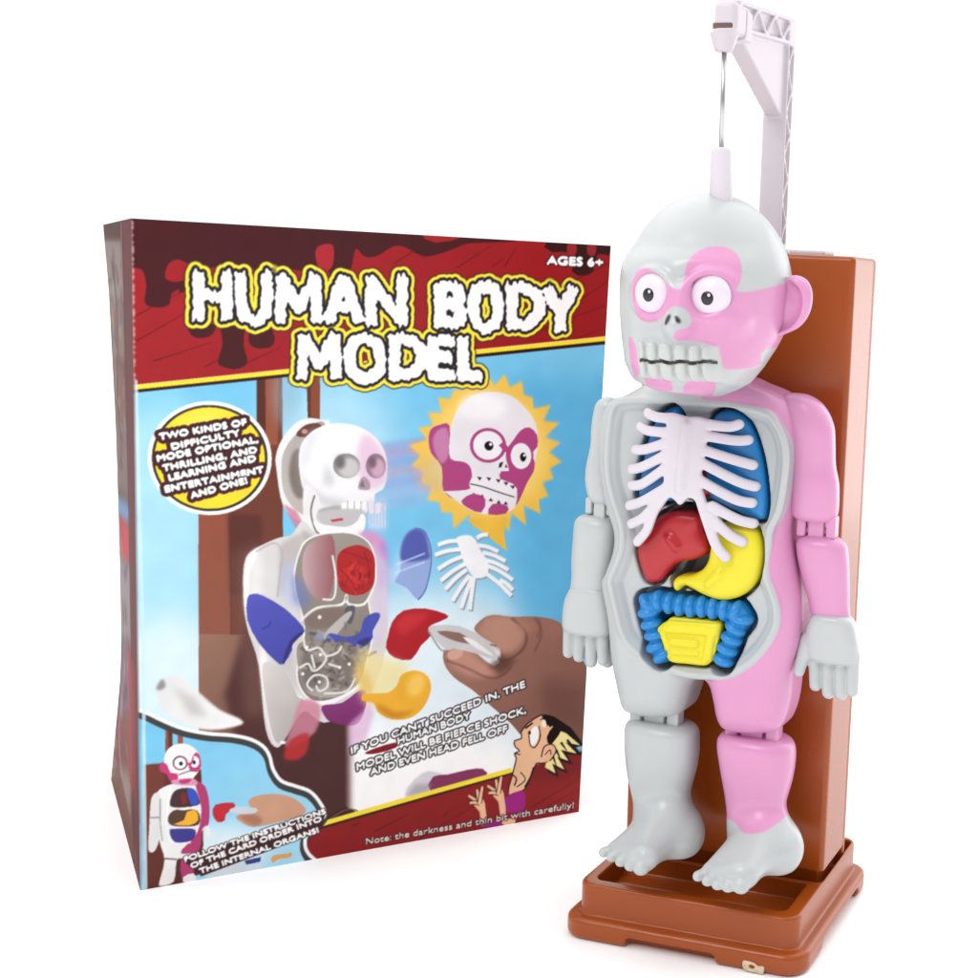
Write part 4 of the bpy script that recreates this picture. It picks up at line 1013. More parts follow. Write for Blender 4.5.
    E(*zJ([(645, 512)])[0], 12, 15.2, MG); E(*zJ([(643, 512)])[0], 10.2, 13, (242, 240, 244))
    E(*zJ([(460, 455)])[0], 4.4, 4.6, (24, 18, 24)); E(*zJ([(470, 446)])[0], 1.5, 1.6, (255, 255, 255)); E(*zJ([(655, 518)])[0], 3, 4.5, (24, 18, 24)); E(*zJ([(662, 508)])[0], 1.2, 1.4, (255, 255, 255))
    P(zJ([(515, 580), (520, 555), (542, 545), (530, 578)]), (40, 24, 34)); P(zJ([(552, 578), (556, 560), (568, 580)]), (40, 24, 34))
    P(zJ([(360, 640), (480, 635), (560, 660), (612, 690), (600, 790), (480, 760), (360, 720)]), (238, 236, 240), sm=2)
    for q in ((405, 640), (458, 642), (512, 652), (556, 668), (594, 688)): P(zJ([(q[0] - 14, q[1] - 6), (q[0] + 14, q[1] - 2), (q[0] + 2, q[1] + 16)]), (60, 24, 44))
    for q in ((372, 735), (420, 745), (470, 765), (515, 778), (555, 784)): P(zJ([(q[0] - 12, q[1] + 8), (q[0] + 12, q[1] + 10), (q[0], q[1] - 10)]), (60, 24, 44))
    Ln(zJ([(350, 675), (420, 690), (480, 710), (540, 730), (605, 750)]), 1.0, (40, 30, 40))
    P(zJ([(300, 775), (370, 730), (440, 765), (415, 840), (340, 815)]), MG, sm=2); P(zJ([(480, 790), (565, 800), (555, 845), (455, 850)]), MG, sm=2)
    # blue lung with its trail, white rib piece
    P(zD([(180, 360), (215, 250), (300, 200), (320, 300), (260, 430)]), (190, 214, 240), alpha=.8, blur=5)
    P(zD([(215, 260), (230, 210), (265, 183), (300, 195), (322, 260), (318, 330), (300, 400), (275, 432), (235, 390), (195, 370), (215, 330)]), (150, 172, 222), sm=3); P(zD([(215, 262), (232, 210), (265, 185), (300, 200), (315, 265), (310, 290), (225, 300)]), (80, 92, 172), sm=3, blur=2)
    Ln(zD([(265, 183), (300, 195), (322, 260), (318, 330), (300, 400), (275, 432)]), 1.2, (90, 110, 170)); Ln(zD([(200, 310), (300, 270)]), 1.2, (220, 232, 246), blur=.6); Ln(zD([(195, 340), (300, 300)]), 1., (220, 232, 246), blur=.6)
    def ribs(dx, dy, c, w):
        P([(x + dx, y + dy) for x, y in zD([(410, 215), (450, 205), (475, 220), (495, 260), (520, 300), (515, 345), (480, 355), (460, 340), (435, 300), (420, 250)])], c, sm=3)
        for a, b in (((345, 240), (420, 225)), ((335, 275), (425, 255)), ((345, 325), (430, 280)), ((355, 365), (440, 305)), ((370, 395), (445, 325)), ((395, 435), (455, 345)), ((425, 460), (465, 350)), ((455, 465), (470, 350)),
                     ((480, 215), (520, 203)), ((485, 240), (555, 262)), ((500, 265), (580, 295)), ((505, 290), (590, 325)), ((515, 310), (605, 360)), ((515, 340), (600, 415)), ((560, 360), (605, 395))):
            Ln([(x + dx, y + dy) for x, y in zD([a, ((a[0] + b[0]) / 2, (a[1] + b[1]) / 2 - 5), b])], w, c)
    ribs(1.3, 1.5, (150, 160, 176), 4.2); ribs(0, 0, (244, 246, 249), 4.0)
    # red liver held by tweezers, yellow stomach, the hand
    P(zD([(470, 530), (500, 495), (540, 482), (600, 488), (680, 486), (740, 495), (780, 520), (800, 590), (870, 680), (870, 900), (780, 900), (700, 890), (640, 900), (600, 860), (520, 790), (460, 740), (400, 700), (365, 650), (370, 600), (440, 590), (540, 660), (560, 600), (500, 560)]), (168, 122, 106), sm=3, c2=(122, 84, 74), ang=50)
    P(zD([(480, 540), (540, 495), (620, 500), (650, 540), (600, 600), (540, 590)]), (196, 150, 132), alpha=.75, blur=7, sm=3); P(zD([(380, 620), (440, 600), (520, 660), (560, 680), (480, 700), (400, 670)]), (204, 152, 136), alpha=.8, blur=5, sm=3)
    P(zD([(560, 620), (620, 640), (560, 690), (520, 660)]), (84, 54, 50), alpha=.7, blur=4); P(zD([(700, 700), (850, 720), (850, 880), (720, 860)]), (104, 70, 64), alpha=.6, blur=12)
    P(zD([(500, 500), (545, 486), (600, 500), (640, 560), (600, 610), (552, 600), (530, 560)]), (188, 140, 122), sm=3, blur=3, alpha=.8)
    Ln(zD([(600, 492), (650, 540), (640, 600), (580, 640), (548, 628)]), 1.8, (92, 60, 54), blur=1, alpha=.8); Ln(zD([(680, 490), (705, 540), (680, 610)]), 1.6, (104, 70, 62), blur=1.2, alpha=.7); Ln(zD([(370, 640), (440, 665), (520, 700), (570, 690), (600, 660)]), 1.6, (96, 62, 56), blur=1, alpha=.7)
    P(zD([(375, 622), (395, 602), (430, 604), (425, 628), (390, 640)]), (214, 168, 152), sm=2, blur=.8); E(*zD([(650, 520)])[0], 9, 6, (170, 122, 106), blur=4, alpha=.7); E(*zD([(745, 530)])[0], 9, 8, (156, 110, 96), blur=5, alpha=.7)
    Ln(zD([(470, 545), (500, 575), (548, 590)]), 1.2, (104, 70, 62)); Ln(zD([(690, 492), (700, 520), (690, 560)]), 2, (112, 76, 68), blur=1.2, alpha=.6)
    P(zD([(170, 560), (185, 510), (225, 470), (300, 462), (370, 480), (376, 495), (330, 515), (310, 530), (320, 555), (285, 590), (250, 640), (190, 632), (163, 600)]), (176, 26, 38), sm=2); P(zD([(190, 520), (225, 480), (320, 475), (290, 510), (220, 560)]), (204, 48, 54), alpha=.8, blur=4)
    P(zD([(310, 535), (340, 520), (420, 522), (500, 560), (545, 610), (548, 640), (490, 620), (400, 600), (370, 605)]), (206, 204, 206), sm=2); P(zD([(340, 540), (420, 545), (470, 580), (430, 580), (380, 565)]), (140, 110, 100), sm=2); P(zD([(430, 560), (470, 570), (540, 625), (480, 600)]), (240, 240, 240), sm=2)
    Ln(zD([(310, 538), (350, 600), (372, 608)]), 1.6, (150, 150, 152))
    P(zD([(60, 700), (60, 620), (100, 610), (250, 660), (200, 740), (130, 800), (80, 790)]), (240, 220, 140), alpha=.7, blur=6)
    P(zI([(600, 610), (700, 605), (745, 570), (765, 525), (825, 505), (880, 530), (895, 590), (860, 670), (800, 715), (720, 720), (660, 690), (640, 650), (590, 640)]), (238, 176, 52), sm=3); P(zI([(650, 650), (740, 690), (820, 680), (760, 715), (690, 705)]), (196, 124, 28), alpha=.8, blur=3, sm=2); E(*zI([(830, 570)])[0], 8, 12, (250, 204, 96), blur=4, rot=30); P(zI([(560, 470), (620, 520), (640, 600), (590, 610), (560, 540)]), (226, 186, 96), alpha=.7, blur=4)
    # lower right: broken leg, red boards, yellow rule
    P(zG([(245, 520), (285, 450), (340, 418), (400, 430), (440, 425), (510, 412), (560, 408), (565, 455), (400, 500)]), (214, 210, 218), sm=2, blur=1); P(zG([(360, 440), (420, 432), (500, 412), (562, 408), (565, 448), (350, 500)]), (132, 52, 92), sm=2); P(zG([(250, 520), (290, 470), (350, 470), (340, 500)]), (160, 156, 168), alpha=.7, blur=3)
    P(zG([(-220, 690), (0, 612), (700, 415), (980, 330), (990, 610), (0, 760), (-260, 800)]), (140, 26, 28))
    for a, b in (((30, 640), (60, 625)), ((300, 690), (520, 560)), ((400, 600), (430, 570)), ((120, 660), (260, 590)), ((760, 560), (950, 450)), ((600, 620), (660, 590)), ((820, 560), (930, 500))): Ln(zG([a, b]), .9, (86, 14, 18), w2=.3)
    P(zG([(700, 400), (990, 330), (990, 430), (800, 470)]), (116, 22, 26), blur=8, alpha=.7)
    Ln(zG([(-235, 680), (0, 612), (350, 512), (680, 418)]), 5.4, (60, 26, 14), sm=0); Ln(zG([(-235, 673), (0, 604), (350, 504), (680, 412)]), 4.6, (250, 226, 66), sm=0)
    # startled man
    SK = (238, 190, 152); K = (22, 14, 14)
    P(zG([(800, 190), (850, 195), (920, 240), (975, 310), (940, 320), (968, 350), (905, 350), (930, 390), (880, 375), (910, 425), (860, 405), (870, 440), (830, 420), (800, 330)]), K)
    P(zG([(835, 240), (900, 262), (960, 312), (900, 300), (945, 345), (880, 330), (912, 375), (865, 358), (895, 410), (845, 385), (858, 425), (815, 400), (830, 330)]), (244, 232, 160))
    for a, b in (((880, 300), (905, 335)), ((860, 330), (880, 370)), ((845, 350), (862, 395)), ((905, 290), (935, 320))): Ln(zG([a, b]), 2.6, K, w2=.4)
    face = zG([(718, 260), (745, 225), (800, 190), (835, 200), (850, 240), (838, 300), (850, 330), (835, 370), (800, 385), (780, 385), (760, 430), (730, 490), (665, 512), (680, 440), (690, 400), (698, 365), (690, 345), (712, 335), (695, 320), (690, 295), (720, 285)])
    P(face, SK, sm=2); Ln([*smooth_closed(face, 2), face[0]], 1.1, K, sm=0)
    P(zG([(822, 280), (850, 235), (880, 250), (860, 285), (835, 310)]), K, sm=2); P(zG([(800, 195), (835, 190), (850, 230), (835, 240)]), K)
    E(*zG([(770, 275)])[0], 4.6, 10, (255, 255, 255), rot=14); Ln(zG([(790, 235), (795, 280), (775, 320), (755, 310), (750, 270)]), 1., K); E(*zG([(752, 262)])[0], 1.3, 2, K)
    Ln(zG([(735, 245), (765, 222)]), 1.6, K); E(*zG([(812, 225)])[0], 2.6, 3.6, (250, 240, 230)); Ln(zG([(795, 210), (815, 205), (825, 235)]), .9, K)
    P(zG([(795, 345), (815, 315), (850, 312), (858, 340), (835, 372), (800, 380)]), SK, sm=3); Ln(zG([(800, 360), (812, 318), (845, 308), (860, 335), (835, 375)]), 1., K); Ln(zG([(815, 350), (835, 330), (840, 350)]), .8, K)
    Ln(zG([(690, 345), (715, 350)]), .9, K)
    Ln(zG([(715, 420), (735, 450), (700, 480)]), .9, K); Ln(zG([(768, 400), (755, 440), (732, 480)]), 1.2, K); Ln(zG([(672, 425), (698, 445), (690, 475)]), 1.4, (60, 16, 18))
    P(zG([(650, 525), (720, 492), (735, 520), (725, 575), (650, 580)]), (158, 30, 130), sm=2)
    for hx, hy in ((548, 540), (625, 500)):
        P(zG([(hx - 25, hy - 10), (hx + 15, hy - 10), (hx + 25, hy + 30), (hx + 30, hy + 90), (hx + 8, hy + 95), (hx, hy + 40), (hx - 20, hy + 18)]), SK, sm=2)
        for dx, dy in ((-45, -25), (-40, 5), (-10, -50), (12, -62)):
            Ln(zG([(hx, hy + 5), (hx + dx * .6, hy + dy * .55), (hx + dx, hy + dy)]), 4.8, K, w2=3.6); Ln(zG([(hx, hy + 5), (hx + dx * .6, hy + dy * .55), (hx + dx, hy + dy)]), 3.5, SK, w2=2.4)
    P(zG([(560, 625), (640, 610), (690, 630), (640, 640), (570, 640)]), (150, 34, 124), sm=2); P(zG([(640, 612), (690, 605), (690, 625), (650, 635)]), SK, sm=2)
    WH = (252, 252, 252)
    lay = [(2.0, (46, 42, 46), 1), (.45, WH, 1)]
    p.text("IF YOU CAN'T SUCCEED IN, THE", zG([(28, 352)])[0], zG([(735, 78)])[0], 6.5, lay, .0, .25)
    p.text("HUMAN BODY", zG([(218, 312)])[0], zG([(512, 205)])[0], 6.5, lay, .0, .25)
    P(zG([(80, 350), (120, 330), (205, 305), (210, 325), (130, 350)]), (130, 24, 34), sm=2)
    p.text("MODEL WILL BE FIERCE SHOCK,", zG([(50, 418)])[0], zG([(738, 182)])[0], 6.5, lay, .0, .25)
    p.text("AND EVEN HEAD FELL OFF", zG([(105, 437)])[0], zG([(662, 258)])[0], 6.5, lay, .0, .25)
    p.text("Note: the darkness and thin bit with carefully!", zG([(85, 712)])[0], zG([(932, 562)])[0], 6.0, [(1.2, (60, 24, 26), .9), (.3, (236, 226, 222), 1)], .0, .2)
    # red boards at the top with dark drips
    P([(120, 205), (620, 235), (618, 338), (131, 395)], (164, 34, 42), c2=(150, 26, 30), ang=40)
    for a, b in (((150, 440), (340, 340)), ((160, 530), (350, 420)), ((230, 600), (440, 530)), ((420, 620), (560, 540)), ((560, 610), (700, 545))): Ln(zA([a, b]), 1., (92, 18, 24), w2=.5)
    for a, b in (((190, 150), (330, 60)), ((560, 160), (600, 95)), ((780, 210), (905, 150)), ((520, 160), (560, 130)), ((800, 280), (900, 210)), ((230, 60), (260, 110)), ((400, 165), (520, 85)), ((620, 400), (900, 290)), ((760, 420), (890, 370))): Ln(zB([a, b]), .9, (92, 18, 24), w2=.4)
    DK = (72, 26, 30)
    drip = zA([(140, 55), (600, 80), (1000, 110), (1000, 180), (960, 175), (935, 260), (900, 290), (872, 262), (895, 200), (880, 165), (845, 180), (830, 240), (780, 262), (700, 250), (600, 258), (500, 250), (420, 250), (350, 232), (318, 220), (285, 240), (275, 290), (310, 305), (345, 300), (350, 320), (300, 345), (288, 390), (245, 400), (200, 385), (205, 320), (190, 260), (150, 235)])
    P(drip, DK, sm=3)
    P(zB([(-20, 25), (280, 40), (560, 62), (600, 70), (560, 75), (440, 80), (400, 95), (345, 115), (290, 125), (230, 95), (190, 90), (130, 125), (90, 125), (60, 100), (40, 180), (-20, 200)]), DK, sm=3); P(zB([(285, 48), (420, 58), (330, 78)]), (160, 36, 40), sm=2)
    P(zB([(700, 75), (910, 85), (905, 120), (870, 115), (855, 175), (820, 190), (785, 175), (780, 110), (720, 110)]), (54, 22, 24), sm=2); P(zB([(770, 82), (800, 84), (795, 120), (772, 115)]), (150, 40, 46), sm=2); P(zB([(835, 86), (865, 88), (860, 120), (838, 118)]), (150, 40, 46), sm=2)
    P(zK([(40, 340), (155, 345), (150, 390), (100, 408), (55, 395)]), DK, sm=3); P(zK([(190, 340), (285, 340), (290, 440), (305, 520), (250, 548), (180, 530), (178, 495), (195, 430)]), DK, sm=3); P(zK([(330, 350), (410, 360), (428, 420), (400, 450), (340, 450), (312, 420)]), DK, sm=3); P(zK([(0, 150), (40, 160), (20, 200), (0, 200)]), DK)
    E(*zK([(672, 72)])[0], 1.6, 2.2, (220, 110, 120), blur=.7)
    P(zK([(620, -10), (690, -20), (690, 70), (660, 95), (618, 60)]), (172, 40, 50), sm=3)
    st_ = [(128, 393.4), (611, 339.5)]
    Ln([(128, 397), (611, 343.4)], 3.4, (44, 22, 24), sm=0); Ln(st_, 4.4, (250, 224, 52), sm=0); Ln([(128, 391), (611, 337.4)], .8, (252, 246, 160), sm=0)
    p.text("AGES 6+", zB([(702, 150)])[0], zB([(886, 158)])[0], 8.4, [(1.9, (30, 14, 14), .85), (.8, WH, 1)], .0)
    T1 = [(8.8, (56, 44, 44), .75), (7.4, (250, 232, 70), 1), (4.4, (38, 32, 40), 1), (1.7, WH, 1)]
    GL = {'H': [[(0, 0), (0, 1)], [(1, 0), (1, 1)], [(0, .48), (1, .48)]], 'U': [[(0, 1), (0, .5), (.12, .12), (.5, 0), (.88, .12), (1, .5), (1, 1)]],
          'M': [[(0, 0), (.04, 1)], [(.06, 1), (.5, .30)], [(.5, .30), (.94, 1)], [(.96, 1), (1, 0)]], 'A': [[(0, 0), (.45, 1)], [(1, 0), (.55, 1)], [(.2, .3), (.8, .3)]],
          'N': [[(0, 0), (0, 1)], [(.02, 1), (.98, 0)], [(1, 0), (1, 1)]], 'B': [[(0, 0), (0, 1)], [(0, 1), (.7, 1), (.95, .8), (.7, .55), (.1, .52)], [(.1, .5), (.75, .48), (1, .25), (.75, 0), (0, 0)]],
          'O': [[(.5, 1), (.12, .85), (0, .5), (.12, .14), (.5, 0), (.88, .14), (1, .5), (.88, .85), (.5, 1)]], 'D': [[(.04, 0), (.04, 1)], [(.04, 1), (.6, .98), (1, .7), (1, .3), (.6, .02), (.04, 0)]],
          'Y': [[(0, 1), (.48, .45)], [(1, 1), (.52, .45)], [(.5, .5), (.5, 0)]], 'E': [[(0, 0), (0, 1)], [(0, 1), (1, 1)], [(0, .52), (.85, .52)], [(0, 0), (1, 0)]], 'L': [[(0, 0), (0, 1)], [(0, 0), (1, 0)]]}
    BX = [('H', 194, 272, 234, 323.5), ('U', 236.5, 272.5, 274, 327), ('M', 276, 276, 324.5, 326.5), ('A', 325.5, 276.5, 366, 326.5), ('N', 367.5, 277.5, 410, 328.5), ('B', 435.5, 283.5, 468, 328.5), ('O', 469.5, 281.5, 505, 334), ('D', 506, 284.5, 545, 330.5), ('Y', 543.5, 286, 578.5, 334),
          ('M', 298, 336.5, 343.5, 383), ('O', 345.5, 336, 388, 386.5), ('D', 389.5, 337, 427.5, 382.5), ('E', 428.5, 338.5, 457.5, 382.5), ('L', 458.5, 338.5, 485, 383.5)]
    WL = [(GL[c], x0, y0, x1, y1) for c, x0, y0, x1, y1 in BX]
    T1 = [(7.4, (56, 44, 44), .75), (6.0, (250, 232, 70), 1), (2.9, (38, 32, 40), 1), (0, WH, 1)]
    p.block(WL, T1, 1.15, 11.6)
    # round badge
    cx, cy = 210.5, 463.5
    E(cx, cy, 62.5, 57.5, (252, 253, 254)); E(cx, cy, 58.5, 53.8, (54, 48, 44)); E(cx, cy, 55.6, 51.2, (250, 222, 52)); E(cx - 4, cy - 26, 26, 18, (252, 240, 130), blur=10, alpha=.6)
    rows = [("TWO KINDS OF", (255, 92), (572, 35)), ("DIFFICULTY", (300, 128), (548, 74)), ("MODE OPTIONAL,", (247, 172), (614, 98)), ("THRILLING, AND", (268, 207), (610, 136)), ("LEARNING AND", (290, 242), (606, 167)), ("ENTERTAINMENT", (276, 284), (634, 208)), ("AND ONE!", (370, 306), (574, 248))]
    for pass_ in ([(4.4, (78, 30, 34), 1)], [(1.9, (40, 24, 26), 1), (.75, WH, 1)]):
        for tx, a, b in rows: p.text(tx, zC([a])[0], zC([b])[0], 6.3, pass_, .0, 0, 0, 1.06)
    # inset with curved border
    edge = zL([(-20, -20), (40, 0), (110, 32), (210, 70), (330, 92), (450, 100), (540, 118), (600, 150), (632, 195), (650, 260), (690, 315), (760, 340), (830, 365), (880, 420), (900, 480), (820, 560), (805, 620), (830, 670), (900, 720)])
    inset = [*smooth_closed(edge, 4, False), (300, 905), (128, 905)]
    P(inset, (112, 196, 236), c2=(176, 222, 244), ang=60)
    E(*zL([(420, 620)])[0], 46, 22, (222, 240, 248), blur=12)
    P(zL([(125, 60), (160, 75), (160, 240), (300, 260), (310, 620), (260, 800), (20, 830), (20, 240), (125, 230)]), (98, 46, 38)); P(zL([(20, 240), (130, 232), (110, 380), (60, 420), (30, 640), (20, 820)]), (116, 58, 46), blur=2); P(zL([(185, 90), (212, 95), (212, 160), (185, 160)]), (150, 84, 58)); P(zL([(125, 60), (140, 66), (140, 235), (125, 232)]), (140, 80, 58))
    P(zL([(160, 700), (330, 660), (330, 740), (180, 800)]), (86, 42, 38)); P(zL([(300, 760), (420, 700), (560, 690), (620, 720), (400, 790)]), (210, 220, 228), blur=4)
    GW = (238, 236, 236)
    P(zL([(75, 380), (150, 330), (200, 330), (290, 320), (320, 380), (330, 500), (300, 560), (285, 640), (215, 680), (180, 690), (165, 790), (100, 812), (95, 790), (120, 690), (95, 600), (90, 500), (60, 520)]), GW, sm=3)
    P(zL([(55, 400), (90, 370), (110, 420), (100, 500), (95, 590), (70, 650), (40, 640), (45, 540)]), (226, 224, 224), sm=3); Ln(zL([(50, 490), (98, 488)]), 1., (120, 112, 112)); Ln(zL([(98, 400), (100, 520), (110, 600)]), 1., (150, 144, 144)); Ln(zL([(120, 682), (180, 686)]), 1.4, (110, 90, 90))
    P(zL([(270, 320), (320, 340), (340, 430), (335, 520), (305, 540), (290, 640), (215, 660), (205, 640), (280, 560), (300, 440)]), (178, 60, 110), sm=3); P(zL([(200, 690), (260, 660), (270, 720), (245, 770), (205, 775)]), (178, 60, 110), sm=2); P(zL([(320, 525), (345, 540), (338, 585), (322, 570)]), GW, sm=2); P(zL([(210, 770), (260, 750), (275, 785), (220, 800)]), GW, sm=2)
    for c, q in (((70, 46, 50), [(150, 400), (180, 355), (260, 350), (290, 400), (280, 430), (160, 440)]), ((88, 62, 50), [(140, 480), (180, 450), (280, 455), (288, 520), (200, 530), (145, 520)]), ((64, 58, 140), [(145, 545), (200, 540), (270, 545), (255, 595), (170, 605)])): P(zL(q), c, sm=3)
    P(zL([(230, 352), (270, 356), (288, 420), (250, 425)]), (56, 84, 190), sm=2); P(zL([(165, 520), (215, 500), (230, 460), (275, 455), (285, 500), (240, 525)]), (244, 176, 50), sm=2); P(zL([(200, 375), (225, 370), (228, 420), (205, 425)]), (126, 40, 46), sm=2)
    Ln(zL([(150, 440), (220, 450), (290, 430)]), 1.4, GW); Ln(zL([(145, 540), (210, 535), (285, 530)]), 1.4, GW); Ln(zL([(150, 350), (135, 440), (130, 530), (160, 605), (250, 605)]), 1.2, (250, 250, 250))
    P(zL([(120, 200), (140, 160), (190, 136), (250, 145), (290, 185), (300, 240), (270, 290), (240, 315), (180, 310), (140, 275), (122, 240)]), (246, 244, 246), sm=3)
    M2 = (196, 60, 120)
    P(zL([(95, 240), (110, 225), (135, 240), (150, 275), (185, 280), (180, 320), (145, 312), (130, 280), (100, 270)]), M2, sm=2); P(zL([(240, 230), (270, 180), (292, 190), (300, 240), (280, 270), (245, 262)]), M2, sm=2); E(*zL([(197, 228)])[0], 7.6, 7, (120, 70, 90)); E(*zL([(197, 229)])[0], 6, 5.6, WH); E(*zL([(268, 222)])[0], 4.6, 5.6, WH); E(*zL([(201, 231)])[0], 1.8, 2, K); E(*zL([(266, 225)])[0], 1.5, 2, K); Ln(zL([(225, 215), (245, 240), (262, 200)]), 1.6, M2)
    P(zL([(160, 310), (250, 300), (280, 315), (270, 335), (165, 330)]), (220, 150, 180), sm=2); Ln(zL([(190, 285), (230, 270), (265, 262)]), 1, (120, 80, 100))
    P(zL([(190, 312), (250, 302), (240, 322), (205, 328)]), M2, sm=2)
    P(zL([(355, 470), (370, 425), (455, 415), (462, 440), (420, 470), (415, 500), (380, 508)]), (196, 42, 54), sm=2)
    P(zL([(530, 410), (560, 385), (640, 372), (720, 380), (780, 410), (810, 460), (700, 500), (560, 530), (500, 510), (470, 480), (540, 450)]), (206, 156, 126), sm=3); P(zL([(480, 480), (560, 470), (600, 500), (560, 525)]), (176, 122, 98), blur=2, sm=2); P(zL([(435, 455), (470, 435), (570, 440), (560, 465), (480, 468)]), (206, 214, 222), sm=2)
    P(zL([(510, 690), (590, 672), (588, 695), (520, 708)]), (52, 62, 130)); P(zL([(640, 680), (660, 662), (720, 655), (742, 650), (735, 672), (680, 680), (650, 700)]), (230, 160, 92), sm=2)
    off = lambda d: [(x - d * .35, y + d) for x, y in edge]
    Ln(off(2.2), 8, (62, 62, 64)); Ln(off(-1.2), 3.6, (250, 250, 252)); 
    bk = zL([(210, 690), (890, 440), (910, 455), (885, 535), (840, 565), (300, 765)])
    P(bk, (64, 30, 32)); 
    for tx, a, b in (("FOLLOW THE INSTRUCTIONS", (222, 697), (910, 462)), ("OF THE CARD ORDER INTO", (252, 727), (890, 498)), ("THE INTERNAL ORGANS!", (295, 752), (875, 552))): p.text(tx, zL([a])[0], zL([b])[0], 5.0, [(1.4, (50, 24, 26), 1), (.55, WH, 1)], .0)
    # pale fold along the edge of the sheet
    Ln([(136, 385), (143, 640), (145.5, 892)], 3.6, (206, 236, 246), alpha=.8, sm=0)
    Ln([(132, 219), (141.2, 890)], 1.6, (150, 110, 106), alpha=.7, sm=0)
    for i in range(26):
        y = 222 + i * 6.5 + rg.uniform(-2, 2); E(132.6 + (y - 219) * .0136, y, .9, rg.uniform(1, 3), (236, 206, 200), alpha=.8, blur=.5)
    rn = np.random.RandomState(8); nz = box_blur(rn.randn(p.h // 4, p.w // 4), 3); nz = np.kron(nz / nz.std(), np.ones((4, 4))); nz = box_blur(np.pad(nz, ((0, p.h - nz.shape[0]), (0, p.w - nz.shape[1])), mode='edge'), 4)
    p.a = np.clip(p.a * (1 + .008 * nz[..., None]), 0, 1)
    return p.down()
def side_print():
    p = Print(128, 1766, QS); p.k = 128 / 28.; P = p.poly; E = p.ell; rg = random.Random(2)
    P([(100, 215), (142, 215), (142, 895), (100, 895)], (86, 66, 62))
    P([(100, 215), (142, 215), (135, 240), (100, 242)], (66, 32, 26))
    for y0, y1, c in ((240, 300, (124, 112, 106)), (300, 360, (120, 96, 86)), (360, 420, (110, 74, 64)), (420, 490, (112, 88, 84)), (500, 520, (96, 130, 176)), (520, 560, (176, 48, 58)), (560, 640, (132, 120, 124)), (640, 720, (112, 84, 100)), (715, 770, (120, 60, 60)), (770, 820, (140, 120, 112))):
        P([(100, y0), (130, y0), (130, y1), (100, y1)], c, blur=3)
    for i in range(90):
        y = rg.uniform(250, 800); c = rg.choice([(56, 42, 40), (132, 118, 112), (84, 58, 52), (150, 136, 130), (84, 84, 112), (120, 54, 54), (160, 116, 74) if y > 640 else (66, 48, 46)])
        E(rg.uniform(104, 123), y, rg.uniform(.8, 2.0), rg.uniform(3, 14), c, rot=rg.uniform(-14, 14), alpha=.5, blur=1.3)
    p.line([(111, 262), (115, 330), (112, 400), (117, 470)], 1.6, (60, 40, 38), alpha=.6, blur=.8); p.line([(108, 300), (110, 420)], 1.2, (150, 138, 130), alpha=.6, blur=.8); p.line([(112, 560), (118, 640), (113, 720), (120, 780)], 1.6, (150, 138, 136), alpha=.5, blur=.9)
    P([(120.5, 219), (131, 217), (141, 892), (131, 850), (128, 560)], (86, 26, 30), blur=1)
    P([(117, 770), (133, 830), (140, 890), (111, 779)], (110, 62, 52), blur=2, alpha=.8)
    P([(124, 640), (132, 660), (134, 800), (128, 780)], (150, 34, 38), blur=2)
    p.line([(122.5, 219), (125, 420), (130, 700), (134, 862)], .8, (52, 20, 22), sm=0, alpha=.8); p.line([(121.4, 222), (122.3, 300)], .7, (170, 130, 120), sm=0, alpha=.7)
    for q in ([(108, 775), (116, 768), (112, 784), (120, 780), (114, 796), (124, 800)],): p.line(q, .9, (90, 76, 70))
    return p.down()
HB = .27
bl, br, sb = on_height(140.2, 890.5, FLOOR_Z), on_height(578.8, 811.8, FLOOR_Z), on_height(111, 779, FLOOR_Z)
tl, tr, sbt = on_height(131, 218.3, HB), on_height(610.8, 245.8, HB), on_height(103.2, 224.8, HB)
bb_, tb_ = br + sb - bl, tr + sbt - tl
BC = bl.copy(); box = thing('game_box', 'upright printed cardboard game box titled HUMAN BODY MODEL with dark red drips', 'game box', Matrix.Translation(Vector(BC)))
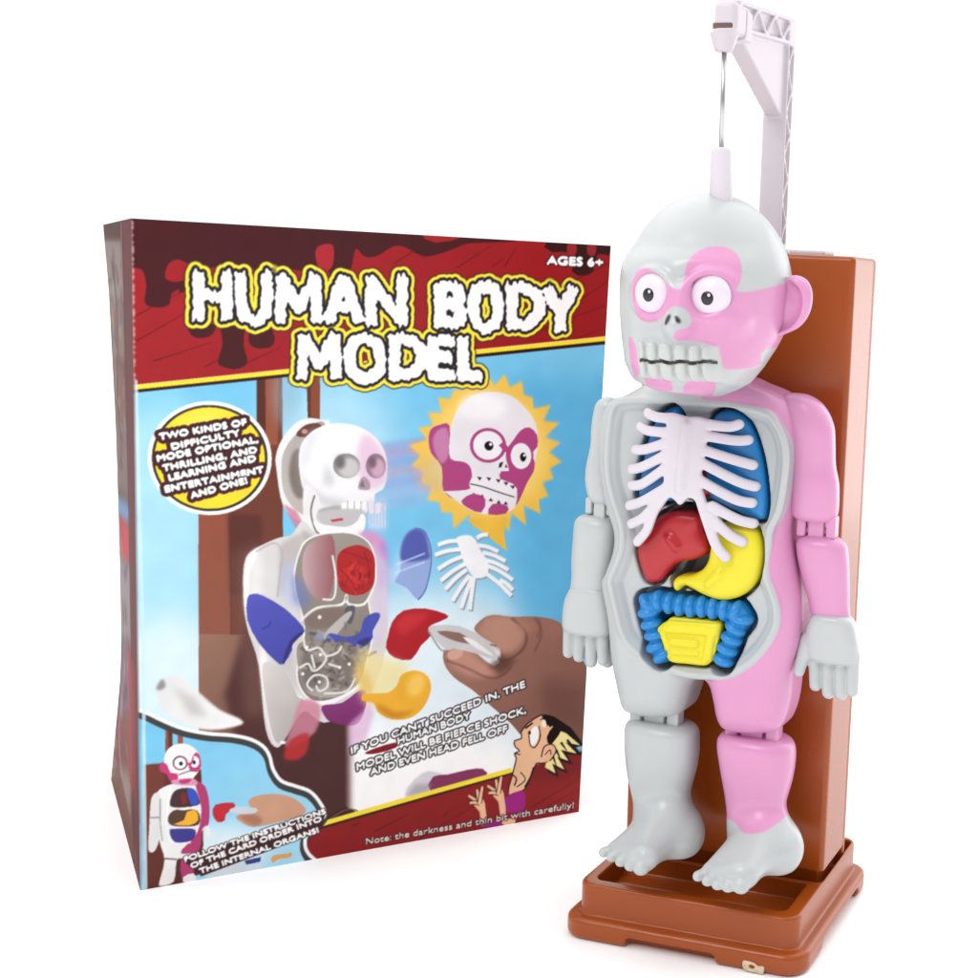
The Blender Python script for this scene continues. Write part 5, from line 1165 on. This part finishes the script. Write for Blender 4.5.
def sheet(name, q, art, off, mat, bow=False):
    """q = bottom left, bottom right, top right, top left of the panel; art rows run downwards"""
    h, w = art.shape[:2]; q = [np.array(v) - BC for v in q]
    n = np.cross(q[1] - q[0], q[3] - q[0]); n /= np.linalg.norm(n)
    u = (np.arange(w + 1)) / w; v = (np.arange(h + 1)) / h
    U, Vv = np.meshgrid(u, v)
    # keep straight lines straight: place the grid with the panel's own projective frame
    Hm = homog([(0, 0), (1, 0), (1, 1), (0, 1)], [(0, 0), (1, 0), (1, 1), (0, 1)])
    Pp = ((1 - U)[..., None] * ((1 - Vv)[..., None] * q[3] + Vv[..., None] * q[0]) + U[..., None] * ((1 - Vv)[..., None] * q[2] + Vv[..., None] * q[1]))
    Pp = Pp + n * off
    if bow: Pp = Pp + ((1 - U) ** 1.3 * bow_at(Vv))[..., None] * wdir
    a = np.pad(art, ((0, 1), (0, 1), (0, 0)), mode='edge'); b = np.pad(art, ((1, 0), (1, 0), (0, 0)), mode='edge'); c = np.pad(art, ((0, 1), (1, 0), (0, 0)), mode='edge'); d = np.pad(art, ((1, 0), (0, 1), (0, 0)), mode='edge')
    col = (a + b + c + d) / 4; col = np.where(col <= .04045, col / 12.92, ((col + .055) / 1.055) ** 2.4) * PRINT_GAIN
    I = np.arange((h + 1) * (w + 1)).reshape(h + 1, w + 1)
    F = np.stack([I[1:, :-1], I[1:, 1:], I[:-1, 1:], I[:-1, :-1]], -1).reshape(-1, 4)
    return mesh(name, Pp.reshape(-1, 3), F, mat, box, col=col.reshape(-1, 3))
PRINT_GAIN = .92
wdir = (br - bl) / np.linalg.norm(br - bl)
def bow_at(v): return .0054 * np.interp(v, [0, .12, .36, .6, .77, .84, .93, 1], [0, .38, .80, .98, 1, .80, .35, 0])        # the side is pressed in
cv = [bl, br, bb_, sb, tl, tr, tb_, sbt]
nb_ = 24; vv = np.linspace(0, 1, nb_ + 1)
edge_l = [sbt + (sb - sbt) * v + wdir * bow_at(v) - BC for v in vv]; edge_r = [tb_ + (bb_ - tb_) * v - BC for v in vv]
VB = [v - BC for v in (bl, br, tl, tr)] + edge_l + edge_r; n0, n1 = 4, 4 + nb_ + 1
FB = [(n0 + i, n0 + i + 1, n1 + i + 1, n1 + i) for i in range(nb_)] + [(1, n1 + nb_, n1, 3), (2, 3, n1, n0), (0, n0 + nb_, n1 + nb_, 1)]
mesh('carton', VB, FB, M_card, box, smooth=False)
sheet('front_panel', (bl, br, tr, tl), front_print(), .0, M_print)
sheet('side_panel', (sb, bl, tl, sbt), side_print(), .0, M_side, True)
